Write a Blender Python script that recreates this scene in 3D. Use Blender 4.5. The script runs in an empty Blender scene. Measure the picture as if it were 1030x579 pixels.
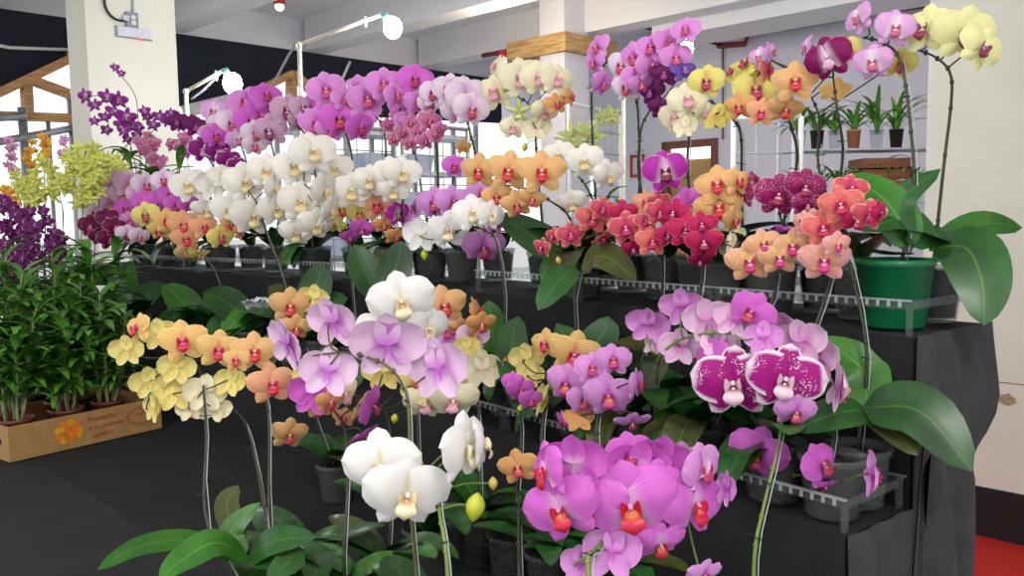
import bpy, math, random
from mathutils import Vector, Matrix
random.seed(11)
SC = bpy.context.scene
COL = SC.collection
PI = math.pi
R_ = math.radians
H = 1.5                      # camera height

# ------------------------------------------------------------------ camera
FOC = 860.0
PITCH, ROLL = R_(4.95), R_(0.86)
CAM = Vector((0, 0, H))
Fv = Vector((0, math.cos(PITCH), -math.sin(PITCH)))
U0 = Vector((0, math.sin(PITCH), math.cos(PITCH)))
R0 = Vector((1, 0, 0))
Uv = U0 * math.cos(ROLL) + R0 * math.sin(ROLL)
Rv = R0 * math.cos(ROLL) - U0 * math.sin(ROLL)
cd = bpy.data.cameras.new('camera')
cam = bpy.data.objects.new('camera', cd)
COL.objects.link(cam)
cam.matrix_world = Matrix(((Rv.x, Uv.x, -Fv.x, CAM.x), (Rv.y, Uv.y, -Fv.y, CAM.y), (Rv.z, Uv.z, -Fv.z, CAM.z), (0, 0, 0, 1)))
cd.sensor_width = 36.0
cd.lens = FOC / 1030.0 * 36.0
cd.clip_start = 0.02
SC.camera = cam

def ray(x, y):
    return Fv + Rv * ((x - 515.0) / FOC) - Uv * ((y - 289.5) / FOC)
def at(x, y, t):
    return CAM + ray(x, y) * t
def on_z(x, y, z):
    d = ray(x, y)
    return CAM + d * ((z - H) / d.z)
def on_plane(x, y, n, c):
    d = ray(x, y)
    return CAM + d * ((c - CAM.dot(n)) / d.dot(n))
def depth_of(p):
    return (p - CAM).dot(Fv)

# ------------------------------------------------------------------ the display stand: two runs meeting at a corner
PH1, PH2 = R_(38.5), R_(49.5)
L1 = Vector((-math.sin(PH1), math.cos(PH1), 0)); B1 = Vector((math.cos(PH1), math.sin(PH1), 0))
L2 = Vector((-math.sin(PH2), math.cos(PH2), 0)); B2 = Vector((math.cos(PH2), math.sin(PH2), 0))
C1, C2 = 1.30, 1.66
Z1, Z2, Z3 = H - 0.20, H - 0.47, H - 0.70
def tier_depth(x, y, o):
    d = ray(x, y)
    t = []
    for n, c in ((B1, C1 + o), (B2, C2 + o)):
        k = d.dot(n)
        if k > 1e-6: t.append(c / k)
    return min(t)
def offset_of(p):
    return max(p.dot(B1) - C1, p.dot(B2) - C2)
def row_point(x, o, z):
    d = ray(x, 215.0)
    t = []
    for n, c in ((B1, C1 + o), (B2, C2 + o)):
        k = d.x * n.x + d.y * n.y
        if k > 1e-6: t.append(c / k)
    t = min(t)
    return Vector((d.x * t, d.y * t, z))
def corner(o):
    # where the two front lines at offset o cross
    a, b, c = B1.x, B1.y, C1 + o
    d, e, f = B2.x, B2.y, C2 + o
    det = a * e - b * d
    return Vector(((c * e - b * f) / det, (a * f - c * d) / det, 0))
S_END = 0.64                                   # right end of run 1, measured along L1
S_END2 = 0.64
def end1(o, s=S_END): return B1 * (C1 + o) + L1 * s
def end2(o, u):
    j = corner(o); return j + L2 * u

# building frame
PHB = R_(45.5)
EB = Vector((math.cos(PHB), math.sin(PHB), 0)); EB = Vector((0.701, 0.713, 0)).normalized()
ER = Vector((EB.y, -EB.x, 0))                  # towards the right and the viewer
def bp(s, b, z): return ER * s + EB * b + Vector((0, 0, z))

# ------------------------------------------------------------------ materials
def lin(c):
    out = []
    for v in c[:3]:
        v = v / 255.0
        out.append(v / 12.92 if v <= 0.04045 else ((v + 0.055) / 1.055) ** 2.4)
    return (out[0], out[1], out[2], 1.0)

class NT:
    def __init__(s, name):
        s.m = bpy.data.materials.new(name); s.m.use_nodes = True
        s.t = s.m.node_tree; s.n = s.t.nodes; s.n.clear()
        s.out = s.n.new('ShaderNodeOutputMaterial')
    def new(s, typ, **kw):
        n = s.n.new(typ)
        for k, v in kw.items(): setattr(n, k, v)
        return n
    def link(s, a, b): s.t.links.new(a, b)
    def math(s, op, a, b=None, clamp=False):
        n = s.new('ShaderNodeMath', operation=op); n.use_clamp = clamp
        for i, v in enumerate((a, b)):
            if v is None: continue
            if isinstance(v, (int, float)): n.inputs[i].default_value = v
            else: s.link(v, n.inputs[i])
        return n.outputs[0]
    def ramp(s, fac, a, b):   # smoothstep from a to b
        n = s.new('ShaderNodeMapRange', interpolation_type='SMOOTHSTEP')
        s.link(fac, n.inputs[0]); n.inputs[1].default_value = a; n.inputs[2].default_value = b
        return n.outputs[0]
    def mix(s, fac, a, b):
        n = s.new('ShaderNodeMix', data_type='RGBA')
        if isinstance(fac, (int, float)): n.inputs[0].default_value = fac
        else: s.link(fac, n.inputs[0])
        for i, v in ((6, a), (7, b)):
            if isinstance(v, tuple): n.inputs[i].default_value = v
            else: s.link(v, n.inputs[i])
        return n.outputs[2]
    def bsdf(s, col, rough=0.5, **kw):
        b = s.new('ShaderNodeBsdfPrincipled')
        if isinstance(col, tuple): b.inputs['Base Color'].default_value = col
        else: s.link(col, b.inputs['Base Color'])
        b.inputs['Roughness'].default_value = rough
        for k, v in kw.items(): b.inputs[k].default_value = v
        return b
    def done(s, sh):
        s.link(sh, s.out.inputs[0]); return s.m

def plain(name, col, rough=0.5, noise=0.0, scale=8.0, bump=0.0, bscale=60.0, **kw):
    t = NT(name); c = lin(col)
    tc = t.new('ShaderNodeTexCoord')
    colr = c
    if noise:
        nz = t.new('ShaderNodeTexNoise'); nz.inputs['Scale'].default_value = scale; nz.inputs['Detail'].default_value = 6
        t.link(tc.outputs['Object'], nz.inputs['Vector'])
        dark = tuple(v * (1 - noise) for v in c[:3]) + (1,); lite = tuple(min(1, v * (1 + noise)) for v in c[:3]) + (1,)
        colr = t.mix(t.ramp(nz.outputs[0], 0.3, 0.7), dark, lite)
    b = t.bsdf(colr, rough, **kw)
    if bump:
        n2 = t.new('ShaderNodeTexNoise'); n2.inputs['Scale'].default_value = bscale; n2.inputs['Detail'].default_value = 4
        t.link(tc.outputs['Object'], n2.inputs['Vector'])
        bm = t.new('ShaderNodeBump'); bm.inputs['Strength'].default_value = bump; bm.inputs['Distance'].default_value = 0.01
        t.link(n2.outputs[0], bm.inputs['Height']); t.link(bm.outputs[0], b.inputs['Normal'])
    return t.done(b.outputs[0])

def petal_mat(name, base, edge=None, center=None, stripe=None, spots=None, blotch=None, ew=0.8, cr=0.4, transl=0.22, vein=0.12, spot_amt=0.5):
    """Petal colours follow the petal's own pattern: u runs from the flower's centre to the tip, v across."""
    t = NT(name)
    uv = t.new('ShaderNodeUVMap'); uv.uv_map = 'UVMap'
    sp = t.new('ShaderNodeSeparateXYZ'); t.link(uv.outputs[0], sp.inputs[0])
    u, v = sp.outputs[0], sp.outputs[1]
    col = lin(base)
    oi = t.new('ShaderNodeObjectInfo')
    tc = t.new('ShaderNodeTexCoord')
    if center:
        col = t.mix(t.ramp(u, cr, 0.05), col, lin(center))
    if blotch:
        nz = t.new('ShaderNodeTexNoise'); nz.inputs['Scale'].default_value = 4.0
        t.link(tc.outputs['Object'], nz.inputs['Vector'])
        col = t.mix(t.ramp(nz.outputs[0], 0.45, 0.65), col, lin(blotch))
    nz = t.new('ShaderNodeTexNoise'); nz.inputs['Scale'].default_value = 6.0
    t.link(tc.outputs['Object'], nz.inputs['Vector'])
    wob = t.math('MULTIPLY', t.math('SUBTRACT', nz.outputs[0], 0.5), 0.10)
    vv = t.math('ADD', v, wob)
    wave = t.math('SINE', t.math('MULTIPLY', vv, 2 * PI * (11 if stripe else 15)))
    if stripe:
        col = t.mix(t.math('MULTIPLY', t.ramp(wave, 0.0, 0.8), 0.78), col, lin(stripe))
    elif vein:
        f = t.math('MULTIPLY', t.math('MULTIPLY', t.ramp(wave, 0.35, 1.0), t.ramp(u, 1.0, 0.5)), vein)
        cc = lin(base); col = t.mix(f, col, (cc[0] * 0.72, cc[1] * 0.5, cc[2] * 0.74, 1))
    if spots:
        vo = t.new('ShaderNodeTexVoronoi'); vo.inputs['Scale'].default_value = 34.0
        t.link(tc.outputs['Object'], vo.inputs['Vector'])
        n3 = t.new('ShaderNodeTexNoise'); n3.inputs['Scale'].default_value = 5.0
        t.link(tc.outputs['Object'], n3.inputs['Vector'])
        f = t.math('MULTIPLY', t.ramp(vo.outputs['Distance'], 0.42, 0.25), t.ramp(n3.outputs[0], 0.62 - spot_amt * 0.4, 0.75 - spot_amt * 0.4))
        col = t.mix(f, col, lin(spots))
    if edge:
        av = t.math('ABSOLUTE', t.math('SUBTRACT', t.math('MULTIPLY', v, 2.0), 1.0))
        e = t.math('MAXIMUM', t.math('MULTIPLY', av, t.ramp(u, 0.0, 0.35)), u)
        e = t.math('ADD', e, t.math('MULTIPLY', wob, 0.8))
        col = t.mix(t.ramp(e, ew, min(0.99, ew + 0.14)), col, lin(edge))
    hs = t.new('ShaderNodeHueSaturation')
    t.link(col, hs.inputs['Color']) if not isinstance(col, tuple) else setattr(hs.inputs['Color'], 'default_value', col)
    t.link(t.math('ADD', t.math('MULTIPLY', oi.outputs['Random'], 0.14), 0.93), hs.inputs['Value'])
    col = hs.outputs[0]
    b = t.bsdf(col, 0.5)
    b.inputs['Specular IOR Level'].default_value = 0.25
    tr = t.new('ShaderNodeBsdfTranslucent'); t.link(col, tr.inputs[0])
    mx = t.new('ShaderNodeMixShader'); mx.inputs[0].default_value = transl
    t.link(b.outputs[0], mx.inputs[1]); t.link(tr.outputs[0], mx.inputs[2])
    return t.done(mx.outputs[0])

def lip_mat(name, a, throat):
    t = NT(name)
    uv = t.new('ShaderNodeUVMap'); uv.uv_map = 'UVMap'
    sp = t.new('ShaderNodeSeparateXYZ'); t.link(uv.outputs[0], sp.inputs[0])
    wave = t.math('SINE', t.math('MULTIPLY', sp.outputs[1], 40.0))
    col = t.mix(t.ramp(sp.outputs[0], 0.35, 0.08), lin(a), lin(throat))
    c = lin(a)
    col = t.mix(t.math('MULTIPLY', t.ramp(wave, 0.5, 1.0), 0.25), col, (c[0] * .5, c[1] * .4, c[2] * .5, 1))
    b = t.bsdf(col, 0.4)
    return t.done(b.outputs[0])

def leaf_mat(name, a, b_, rough=0.32):
    t = NT(name)
    uv = t.new('ShaderNodeUVMap'); uv.uv_map = 'UVMap'
    sp = t.new('ShaderNodeSeparateXYZ'); t.link(uv.outputs[0], sp.inputs[0])
    v = sp.outputs[1]
    av = t.math('ABSOLUTE', t.math('SUBTRACT', t.math('MULTIPLY', v, 2.0), 1.0))
    tc = t.new('ShaderNodeTexCoord')
    nz = t.new('ShaderNodeTexNoise'); nz.inputs['Scale'].default_value = 14; nz.inputs['Detail'].default_value = 5
    t.link(tc.outputs['Object'], nz.inputs['Vector'])
    col = t.mix(t.ramp(nz.outputs[0], 0.3, 0.7), lin(a), lin(b_))
    col = t.mix(t.math('MULTIPLY', t.ramp(av, 0.07, 0.0), 0.6), col, lin((min(255, b_[0] + 45), min(255, b_[1] + 40), min(255, b_[2] + 20))))
    w = t.math('SINE', t.math('MULTIPLY', v, 110.0))
    col = t.mix(t.math('MULTIPLY', t.ramp(w, 0.2, 1.0), 0.12), col, lin((a[0] * .5, a[1] * .6, a[2] * .5)))
    oi = t.new('ShaderNodeObjectInfo')
    hs = t.new('ShaderNodeHueSaturation'); t.link(col, hs.inputs['Color'])
    t.link(t.math('ADD', t.math('MULTIPLY', oi.outputs['Random'], 0.5), 0.72), hs.inputs['Value'])
    b = t.bsdf(hs.outputs[0], rough)
    tr = t.new('ShaderNodeBsdfTranslucent'); t.link(hs.outputs[0], tr.inputs[0])
    mx = t.new('ShaderNodeMixShader'); mx.inputs[0].default_value = 0.12
    t.link(b.outputs[0], mx.inputs[1]); t.link(tr.outputs[0], mx.inputs[2])
    return t.done(mx.outputs[0])

def clear_mat(name, col, alpha, rough=0.15):
    t = NT(name)
    b = t.bsdf(lin(col), rough)
    tr = t.new('ShaderNodeBsdfTransparent'); tr.inputs[0].default_value = (0.9, 0.92, 0.92, 1)
    mx = t.new('ShaderNodeMixShader'); mx.inputs[0].default_value = alpha
    t.link(tr.outputs[0], mx.inputs[1]); t.link(b.outputs[0], mx.inputs[2])
    return t.done(mx.outputs[0])

def emit(name, col, s):
    t = NT(name); e = t.new('ShaderNodeEmission'); e.inputs[0].default_value = lin(col); e.inputs[1].default_value = s
    return t.done(e.outputs[0])

def wood_mat(name, a, b_):
    t = NT(name); tc = t.new('ShaderNodeTexCoord')
    mp = t.new('ShaderNodeMapping'); mp.inputs['Scale'].default_value = (3, 3, 40); t.link(tc.outputs['Object'], mp.inputs[0])
    nz = t.new('ShaderNodeTexNoise'); nz.inputs['Scale'].default_value = 2.0; nz.inputs['Detail'].default_value = 8
    t.link(mp.outputs[0], nz.inputs['Vector'])
    b = t.bsdf(t.mix(t.ramp(nz.outputs[0], 0.35, 0.65), lin(a), lin(b_)), 0.6)
    return t.done(b.outputs[0])

M = {}
M['wall'] = plain('painted_plaster', (235, 232, 217), 0.75, 0.03, 3, 0.25, 30)
M['lilac_wall'] = plain('pale_lilac_paint', (226, 224, 236), 0.7, 0.02, 2)
M['ceiling'] = plain('ceiling_paint', (232, 231, 236), 0.8, 0.02, 2)
M['concrete'] = plain('grey_concrete', (172, 170, 166), 0.7, 0.12, 3)
M['red_carpet'] = plain('red_carpet_pile', (200, 30, 18), 0.95, 0.14, 300, 0.5, 400)
M['black_paint'] = plain('black_paint', (24, 23, 24), 0.6, 0.1, 20)
M['black_cloth'] = plain('black_table_cloth', (25, 26, 28), 0.95, 0.25, 9, 0.35, 500)
M['grey_cloth'] = plain('charcoal_drape', (58, 57, 57), 0.95, 0.16, 30, 0.3, 400)
M['curtain'] = plain('black_shade_net', (30, 35, 48), 0.95, 0.15, 20)
M['rafter'] = wood_mat('varnished_pine', (206, 160, 106), (172, 122, 76))
M['plank'] = wood_mat('rough_pine', (205, 170, 118), (170, 130, 80))
M['steel'] = plain('galvanised_steel', (160, 164, 168), 0.4, 0.1, 30, Metallic=0.5)
M['wire'] = plain('white_coated_wire', (176, 182, 194), 0.5)
M['white_metal'] = plain('white_metal', (225, 225, 225), 0.4)
M['dirty_white'] = plain('worn_white_pole', (214, 206, 188), 0.5, 0.15, 60)
M['red_pipe'] = plain('dark_red_conduit', (120, 40, 52), 0.5)
M['black_rubber'] = plain('black_cable', (22, 22, 24), 0.4)
M['grey_cable'] = plain('grey_cable', (110, 110, 115), 0.5)
M['door'] = plain('ochre_door', (186, 148, 92), 0.5, 0.06, 4)
M['door_frame'] = plain('brown_door_frame', (120, 74, 58), 0.5)
M['bulb'] = emit('lit_bulb', (246, 250, 255), 170)
M['socket'] = plain('flare_tinted_socket', (110, 200, 190), 0.4)  # teal flare of the bulb put into the socket's colour
M['red_glass'] = plain('red_socket', (190, 30, 50), 0.4)
M['glow_white'] = emit('lit_white_lamp', (255, 250, 235), 1.5)
M['led_red'] = emit('red_indicator', (255, 60, 60), 3)
M['lens'] = plain('ribbed_lens', (226, 226, 232), 0.3)
M['grey_plastic'] = plain('grey_plastic', (150, 150, 155), 0.5)
M['clear_pot'] = clear_mat('clear_pot_plastic', (130, 136, 130), 0.26)
M['tray'] = clear_mat('clear_tray_plastic', (150, 156, 154), 0.14, 0.12)
M['tray_rim'] = clear_mat('clear_tray_rim', (200, 206, 204), 0.42, 0.15)
M['green_pot'] = plain('green_pot_plastic', (14, 104, 62), 0.35, 0.06, 40)
M['brown_pot'] = plain('brown_pot_plastic', (112, 58, 44), 0.5, 0.1, 30)
M['bark'] = plain('bark_mix', (36, 31, 27), 0.95, 0.6, 60, 1.0, 80)
M['stem_dark'] = plain('dark_flower_stem', (52, 58, 42), 0.5, 0.2, 30)
M['stem_green'] = plain('green_flower_stem', (112, 136, 62), 0.45, 0.15, 30)
M['stem_brown'] = plain('brown_flower_stem', (92, 86, 48), 0.45, 0.2, 30)
M['stake'] = plain('pale_support_wire', (168, 174, 168), 0.35)
M['clip'] = plain('dark_stem_clip', (38, 46, 40), 0.4)
M['bud_green'] = plain('green_bud', (196, 206, 62), 0.4, 0.12, 20)
M['bud_yellow'] = plain('yellow_bud', (214, 196, 96), 0.4, 0.1, 20)
M['pollen_white'] = plain('flower_centre_white', (245, 225, 238), 0.4)
M['pollen_pink'] = plain('flower_centre_pink', (226, 150, 205), 0.4)
M['pollen_yellow'] = plain('flower_centre_yellow', (226, 200, 90), 0.4)
M['leaf'] = leaf_mat('orchid_leaf', (30, 72, 32), (48, 100, 40))
M['leaf_bright'] = leaf_mat('fresh_orchid_leaf', (40, 100, 30), (66, 128, 40))
M['leaf_olive'] = leaf_mat('olive_orchid_leaf', (58, 70, 32), (84, 92, 44))
M['leaf_narrow'] = leaf_mat('cane_leaf', (62, 128, 44), (112, 170, 62), 0.45)
M['cane'] = plain('pale_cane', (128, 136, 84), 0.5, 0.25, 40)
M['cardboard'] = plain('kraft_cardboard', (178, 138, 84), 0.85, 0.08, 30)
M['print_red'] = plain('red_print', (176, 60, 44), 0.8)
M['print_orange'] = plain('orange_print', (228, 124, 30), 0.8, 0.2, 40)
M['print_yellow'] = plain('yellow_print', (226, 168, 40), 0.8, 0.15, 40)
M['hole_shade'] = plain('dark_hole', (30, 26, 22), 0.9)
M['label_card'] = plain('white_card', (214, 214, 206), 0.6)
M['cello'] = plain('crumpled_cellophane', (205, 212, 210), 0.12, 0.2, 30)
M['rack'] = plain('pale_rack_paint', (214, 219, 232), 0.5)
M['tub'] = plain('pale_blue_tub', (196, 208, 228), 0.5, 0.1, 5)
M['crate'] = wood_mat('brown_crate', (150, 92, 62), (118, 70, 46))
M['terracotta'] = plain('terracotta', (170, 110, 80), 0.7, 0.1, 30)
M['chip'] = plain('bare_plaster', (172, 150, 124), 0.9, 0.2, 60)

def V(base, lipc, throat, shape='round', colm='pollen_white', **kw):
    return dict(base=base, lip=lipc, throat=throat, shape=shape, col=colm, kw=kw)
VAR = {
 'white':    V((242, 239, 230), (228, 212, 160), (214, 170, 90), vein=0.02, center=(240, 238, 214), cr=0.2),
 'white_pure': V((246, 245, 242), (240, 228, 190), (208, 150, 80), vein=0.03, center=(240, 236, 200), cr=0.18, colm='pollen_white'),
 'cream':    V((240, 234, 200), (226, 160, 178), (225, 190, 150), vein=0.02, center=(240, 215, 200), cr=0.3),
 'paleyellow': V((236, 234, 172), (130, 50, 70), (235, 225, 190), vein=0.03),
 'yellow':   V((232, 222, 124), (170, 48, 90), (225, 160, 110), vein=0.05, center=(222, 190, 110)),
 'yellowplain': V((238, 224, 138), (205, 90, 60), (230, 200, 110), vein=0.04, edge=(236, 226, 160)),
 'stripe':   V((239, 202, 134), (200, 48, 62), (235, 150, 100), 'novelty', stripe=(214, 124, 96), edge=(242, 206, 144), ew=0.86, center=(232, 164, 104), cr=0.25),
 'stripeyellow': V((240, 208, 128), (206, 34, 70), (225, 140, 190), 'novelty', 'pollen_pink', stripe=(206, 124, 90), edge=(242, 216, 140), ew=0.84, center=(220, 150, 120), cr=0.3),
 'stripepink': V((240, 186, 140), (208, 44, 66), (225, 140, 190), 'novelty', 'pollen_pink', stripe=(214, 118, 106), edge=(242, 190, 130), ew=0.84),
 'orange':   V((230, 174, 110), (190, 40, 70), (235, 180, 110), 'novelty', vein=0.2, edge=(236, 184, 122)),
 'peach':    V((236, 190, 138), (188, 38, 108), (232, 170, 200), 'novelty', 'pollen_white', spots=(222, 120, 118), edge=(240, 180, 168), ew=0.78, center=(238, 206, 120), cr=0.45, spot_amt=0.9),
 'peachpink': V((238, 178, 160), (188, 38, 108), (232, 170, 200), 'novelty', 'pollen_white', spots=(224, 126, 140), edge=(240, 180, 186), ew=0.76, center=(238, 196, 130), cr=0.45, spot_amt=0.9),
 'coral':    V((210, 86, 106), (178, 24, 96), (230, 150, 190), 'novelty', edge=(236, 158, 140), ew=0.76, center=(194, 52, 100), vein=0.35),
 'speckle':  V((220, 106, 112), (180, 26, 84), (238, 170, 180), 'novelty', edge=(240, 164, 130), ew=0.82, center=(206, 60, 80), spots=(236, 160, 100), spot_amt=0.6),
 'crimson':  V((192, 32, 88), (150, 14, 70), (240, 190, 220), 'novelty', edge=(224, 92, 130), ew=0.84, center=(176, 24, 96), vein=0.25),
 'spotmag':  V((174, 26, 132), (226, 196, 206), (110, 22, 60), 'round', 'pollen_white', spots=(238, 220, 236), edge=(240, 224, 238), ew=0.76, spot_amt=0.32, vein=0.25),
 'spotdark': V((152, 22, 92), (150, 20, 60), (240, 200, 220), 'round', 'pollen_white', spots=(226, 150, 190), edge=(222, 150, 184), ew=0.88, spot_amt=0.6, vein=0.2),
 'veinmag':  V((186, 50, 172), (120, 30, 60), (240, 215, 190), 'round', 'pollen_white', edge=(228, 170, 222), ew=0.88, center=(240, 220, 235), cr=0.42, vein=0.5),
 'magenta':  V((224, 116, 216), (196, 26, 62), (225, 150, 60), 'round', 'pollen_pink', edge=(224, 120, 214), ew=0.93, center=(232, 186, 226), cr=0.4, vein=0.45),
 'purple':   V((214, 104, 206), (170, 40, 90), (225, 150, 110), 'round', 'pollen_pink', edge=(222, 140, 216), ew=0.88, vein=0.35),
 'orchid':   V((226, 154, 224), (186, 52, 110), (235, 190, 90), 'round', 'pollen_pink', edge=(228, 176, 226), ew=0.84, vein=0.15, center=(200, 104, 196), cr=0.3),
 'pinkpurple': V((226, 148, 222), (196, 70, 120), (235, 190, 160), 'round', 'pollen_white', edge=(234, 182, 230), ew=0.84, vein=0.2, center=(208, 104, 198)),
 'lightpink': V((238, 204, 234), (206, 150, 130), (230, 200, 140), 'round', 'pollen_yellow', center=(206, 124, 212), cr=0.5, vein=0.1),
 'lilac':    V((230, 190, 222), (210, 160, 110), (236, 210, 150), 'round', 'pollen_yellow', center=(218, 146, 208), cr=0.55, vein=0.18, edge=(236, 206, 226)),
 'palelilac': V((236, 218, 234), (186, 60, 84), (235, 190, 190), 'round', 'pollen_white', center=(224, 180, 222), cr=0.5, vein=0.08),
 'lilacwhite': V((222, 170, 220), (190, 90, 130), (240, 225, 225), 'round', 'pollen_white', center=(244, 232, 240), cr=0.5, vein=0.2, edge=(206, 120, 200), ew=0.86),
 'darkwhite': V((134, 18, 92), (210, 160, 190), (245, 230, 240), 'round', 'pollen_white', center=(236, 210, 228), cr=0.4, edge=(190, 90, 150), ew=0.93, vein=0.3),
 'darkedge': V((136, 26, 118), (206, 160, 190), (230, 200, 220), 'round', 'pollen_white', edge=(226, 190, 222), ew=0.82, vein=0.3),
 'darkstripe': V((228, 190, 218), (130, 24, 84), (240, 220, 230), 'round', 'pollen_white', stripe=(122, 24, 84), edge=(226, 190, 216), ew=0.9),
 'violetdark': V((104, 24, 92), (140, 50, 120), (225, 160, 210), 'novelty', 'pollen_pink', edge=(136, 50, 122), ew=0.88, vein=0.3),
 'violetblue': V((112, 80, 170), (140, 90, 170), (225, 200, 230), 'novelty', 'pollen_white', vein=0.2),
 'maroon':   V((122, 18, 78), (170, 50, 110), (240, 210, 220), 'round', 'pollen_white', edge=(206, 150, 176), ew=0.84),
 'minicrimson': V((208, 122, 166), (160, 24, 76), (240, 210, 200), 'novelty', 'pollen_white', edge=(236, 190, 212), ew=0.8, vein=0.4),
 'tan':      V((216, 178, 108), (200, 110, 60), (230, 200, 110), 'novelty', vein=0.2, edge=(226, 190, 130)),
 'palegreen': V((214, 222, 150), (226, 226, 180), (220, 210, 120), 'ruffle', 'pollen_yellow', vein=0.05),
 'chartreuse': V((220, 226, 116), (226, 226, 140), (196, 190, 70), 'ruffle', 'pollen_yellow', vein=0.06),
 'dendpurple': V((146, 42, 142), (110, 16, 104), (238, 226, 236), 'dendro', 'pollen_white', center=(230, 205, 228), cr=0.4, vein=0.3, edge=(160, 60, 156)),
 'denddeep': V((112, 26, 104), (80, 10, 74), (200, 150, 195), 'dendro', 'pollen_white', center=(190, 130, 180), cr=0.35, vein=0.2, edge=(150, 70, 142)),
 'dendpink': V((214, 160, 196), (170, 70, 120), (240, 226, 220), 'dendro', 'pollen_white', vein=0.1),
 'dendorange': V((230, 170, 60), (190, 110, 40), (240, 210, 110), 'dendro', 'pollen_yellow', vein=0.1),
}
for k, d in VAR.items():
    M['p_' + k] = petal_mat('petal_' + k, d['base'], **d['kw'])
    M['l_' + k] = lip_mat('lip_' + k, d['lip'], d['throat'])

# ------------------------------------------------------------------ mesh helpers
class MB:
    def __init__(s):
        s.v, s.f, s.uv, s.mi = [], [], [], []
    def quad_grid(s, pts, uvs, mi=0):
        """pts[i][j] grid"""
        b = len(s.v); n, m = len(pts), len(pts[0])
        for r in pts: s.v.extend(tuple(p) for p in r)
        for i in range(n - 1):
            for j in range(m - 1):
                s.f.append((b + i * m + j, b + (i + 1) * m + j, b + (i + 1) * m + j + 1, b + i * m + j + 1))
                s.uv.append((uvs[i][j], uvs[i + 1][j], uvs[i + 1][j + 1], uvs[i][j + 1])); s.mi.append(mi)
    def poly(s, pts, mi=0):
        b = len(s.v); s.v.extend(tuple(p) for p in pts)
        s.f.append(tuple(range(b, b + len(pts)))); s.uv.append(None); s.mi.append(mi)
    def box(s, o, a, b_, c, mi=0):
        """box with corner o and edge vectors a, b_, c"""
        o, a, b_, c = Vector(o), Vector(a), Vector(b_), Vector(c)
        if a.cross(b_).dot(c) < 0: a, b_ = b_, a
        P = [o, o + a, o + a + b_, o + b_, o + c, o + a + c, o + a + b_ + c, o + b_ + c]
        k = len(s.v); s.v.extend(tuple(p) for p in P)
        for q in ((0, 3, 2, 1), (4, 5, 6, 7), (0, 1, 5, 4), (1, 2, 6, 5), (2, 3, 7, 6), (3, 0, 4, 7)):
            s.f.append(tuple(k + i for i in q)); s.uv.append(None); s.mi.append(mi)
    def beam(s, p, q, w, h, up=Vector((0, 0, 1)), mi=0):
        """square bar from p to q, w wide and h high, centred on the line"""
        p, q = Vector(p), Vector(q); d = (q - p)
        sd = d.cross(up).normalized(); u = sd.cross(d).normalized()
        s.box(p - sd * w / 2 - u * h / 2, d, sd * w, u * h, mi)
    def tube(s, pts, rad, seg=6, mi=0, cap=True):
        pts = [Vector(p) for p in pts]; n = len(pts)
        if not isinstance(rad, (list, tuple)): rad = [rad] * n
        b = len(s.v); ref = Vector((0.31, 0.17, 0.93)); prev = None
        for i, p in enumerate(pts):
            d = (pts[min(i + 1, n - 1)] - pts[max(i - 1, 0)])
            d = d.normalized() if d.length > 1e-9 else Vector((0, 0, 1))
            if prev is None:
                x = d.cross(ref)
                if x.length < 1e-3: x = d.cross(Vector((1, 0, 0)))
                x.normalize()
            else:
                x = prev - d * prev.dot(d)
                if x.length < 1e-6: x = d.cross(ref)
                x.normalize()
            prev = x; y = d.cross(x)
            for k in range(seg):
                a = 2 * PI * k / seg
                s.v.append(tuple(p + (x * math.cos(a) + y * math.sin(a)) * rad[i]))
        for i in range(n - 1):
            for k in range(seg):
                k2 = (k + 1) % seg
                s.f.append((b + i * seg + k, b + i * seg + k2, b + (i + 1) * seg + k2, b + (i + 1) * seg + k)); s.uv.append(None); s.mi.append(mi)
        if cap:
            s.f.append(tuple(b + k for k in reversed(range(seg)))); s.uv.append(None); s.mi.append(mi)
            s.f.append(tuple(b + (n - 1) * seg + k for k in range(seg))); s.uv.append(None); s.mi.append(mi)
    def lathe(s, prof, seg=20, o=Vector((0, 0, 0)), mi=0):
        b = len(s.v); n = len(prof)
        for r, z in prof:
            for k in range(seg):
                a = 2 * PI * k / seg; s.v.append((o.x + r * math.cos(a), o.y + r * math.sin(a), o.z + z))
        for i in range(n - 1):
            for k in range(seg):
                k2 = (k + 1) % seg
                s.f.append((b + i * seg + k, b + i * seg + k2, b + (i + 1) * seg + k2, b + (i + 1) * seg + k)); s.uv.append(None); s.mi.append(mi)
    def ball(s, c, rx, ry, rz, seg=10, rings=7, mi=0):
        prof = []
        b = len(s.v)
        for i in range(rings + 1):
            th = PI * i / rings
            for k in range(seg):
                a = 2 * PI * k / seg
                s.v.append((c[0] + rx * math.sin(th) * math.cos(a), c[1] + ry * math.sin(th) * math.sin(a), c[2] - rz * math.cos(th)))
        for i in range(rings):
            for k in range(seg):
                k2 = (k + 1) % seg
                s.f.append((b + i * seg + k, b + i * seg + k2, b + (i + 1) * seg + k2, b + (i + 1) * seg + k)); s.uv.append(None); s.mi.append(mi)
    def mesh(s, name, mats, smooth=True):
        me = bpy.data.meshes.new(name)
        me.from_pydata(s.v, [], s.f)
        for m in mats: me.materials.append(m)
        if any(u is not None for u in s.uv):
            ul = me.uv_layers.new(name='UVMap'); k = 0; flat = []
            for f, u in zip(s.f, s.uv):
                for i in range(len(f)):
                    flat.extend(u[i] if u is not None else (0.5, 0.5))
            ul.data.foreach_set('uv', flat)
        me.polygons.foreach_set('material_index', s.mi)
        me.polygons.foreach_set('use_smooth', [smooth] * len(s.f))
        me.update()
        return me

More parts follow.
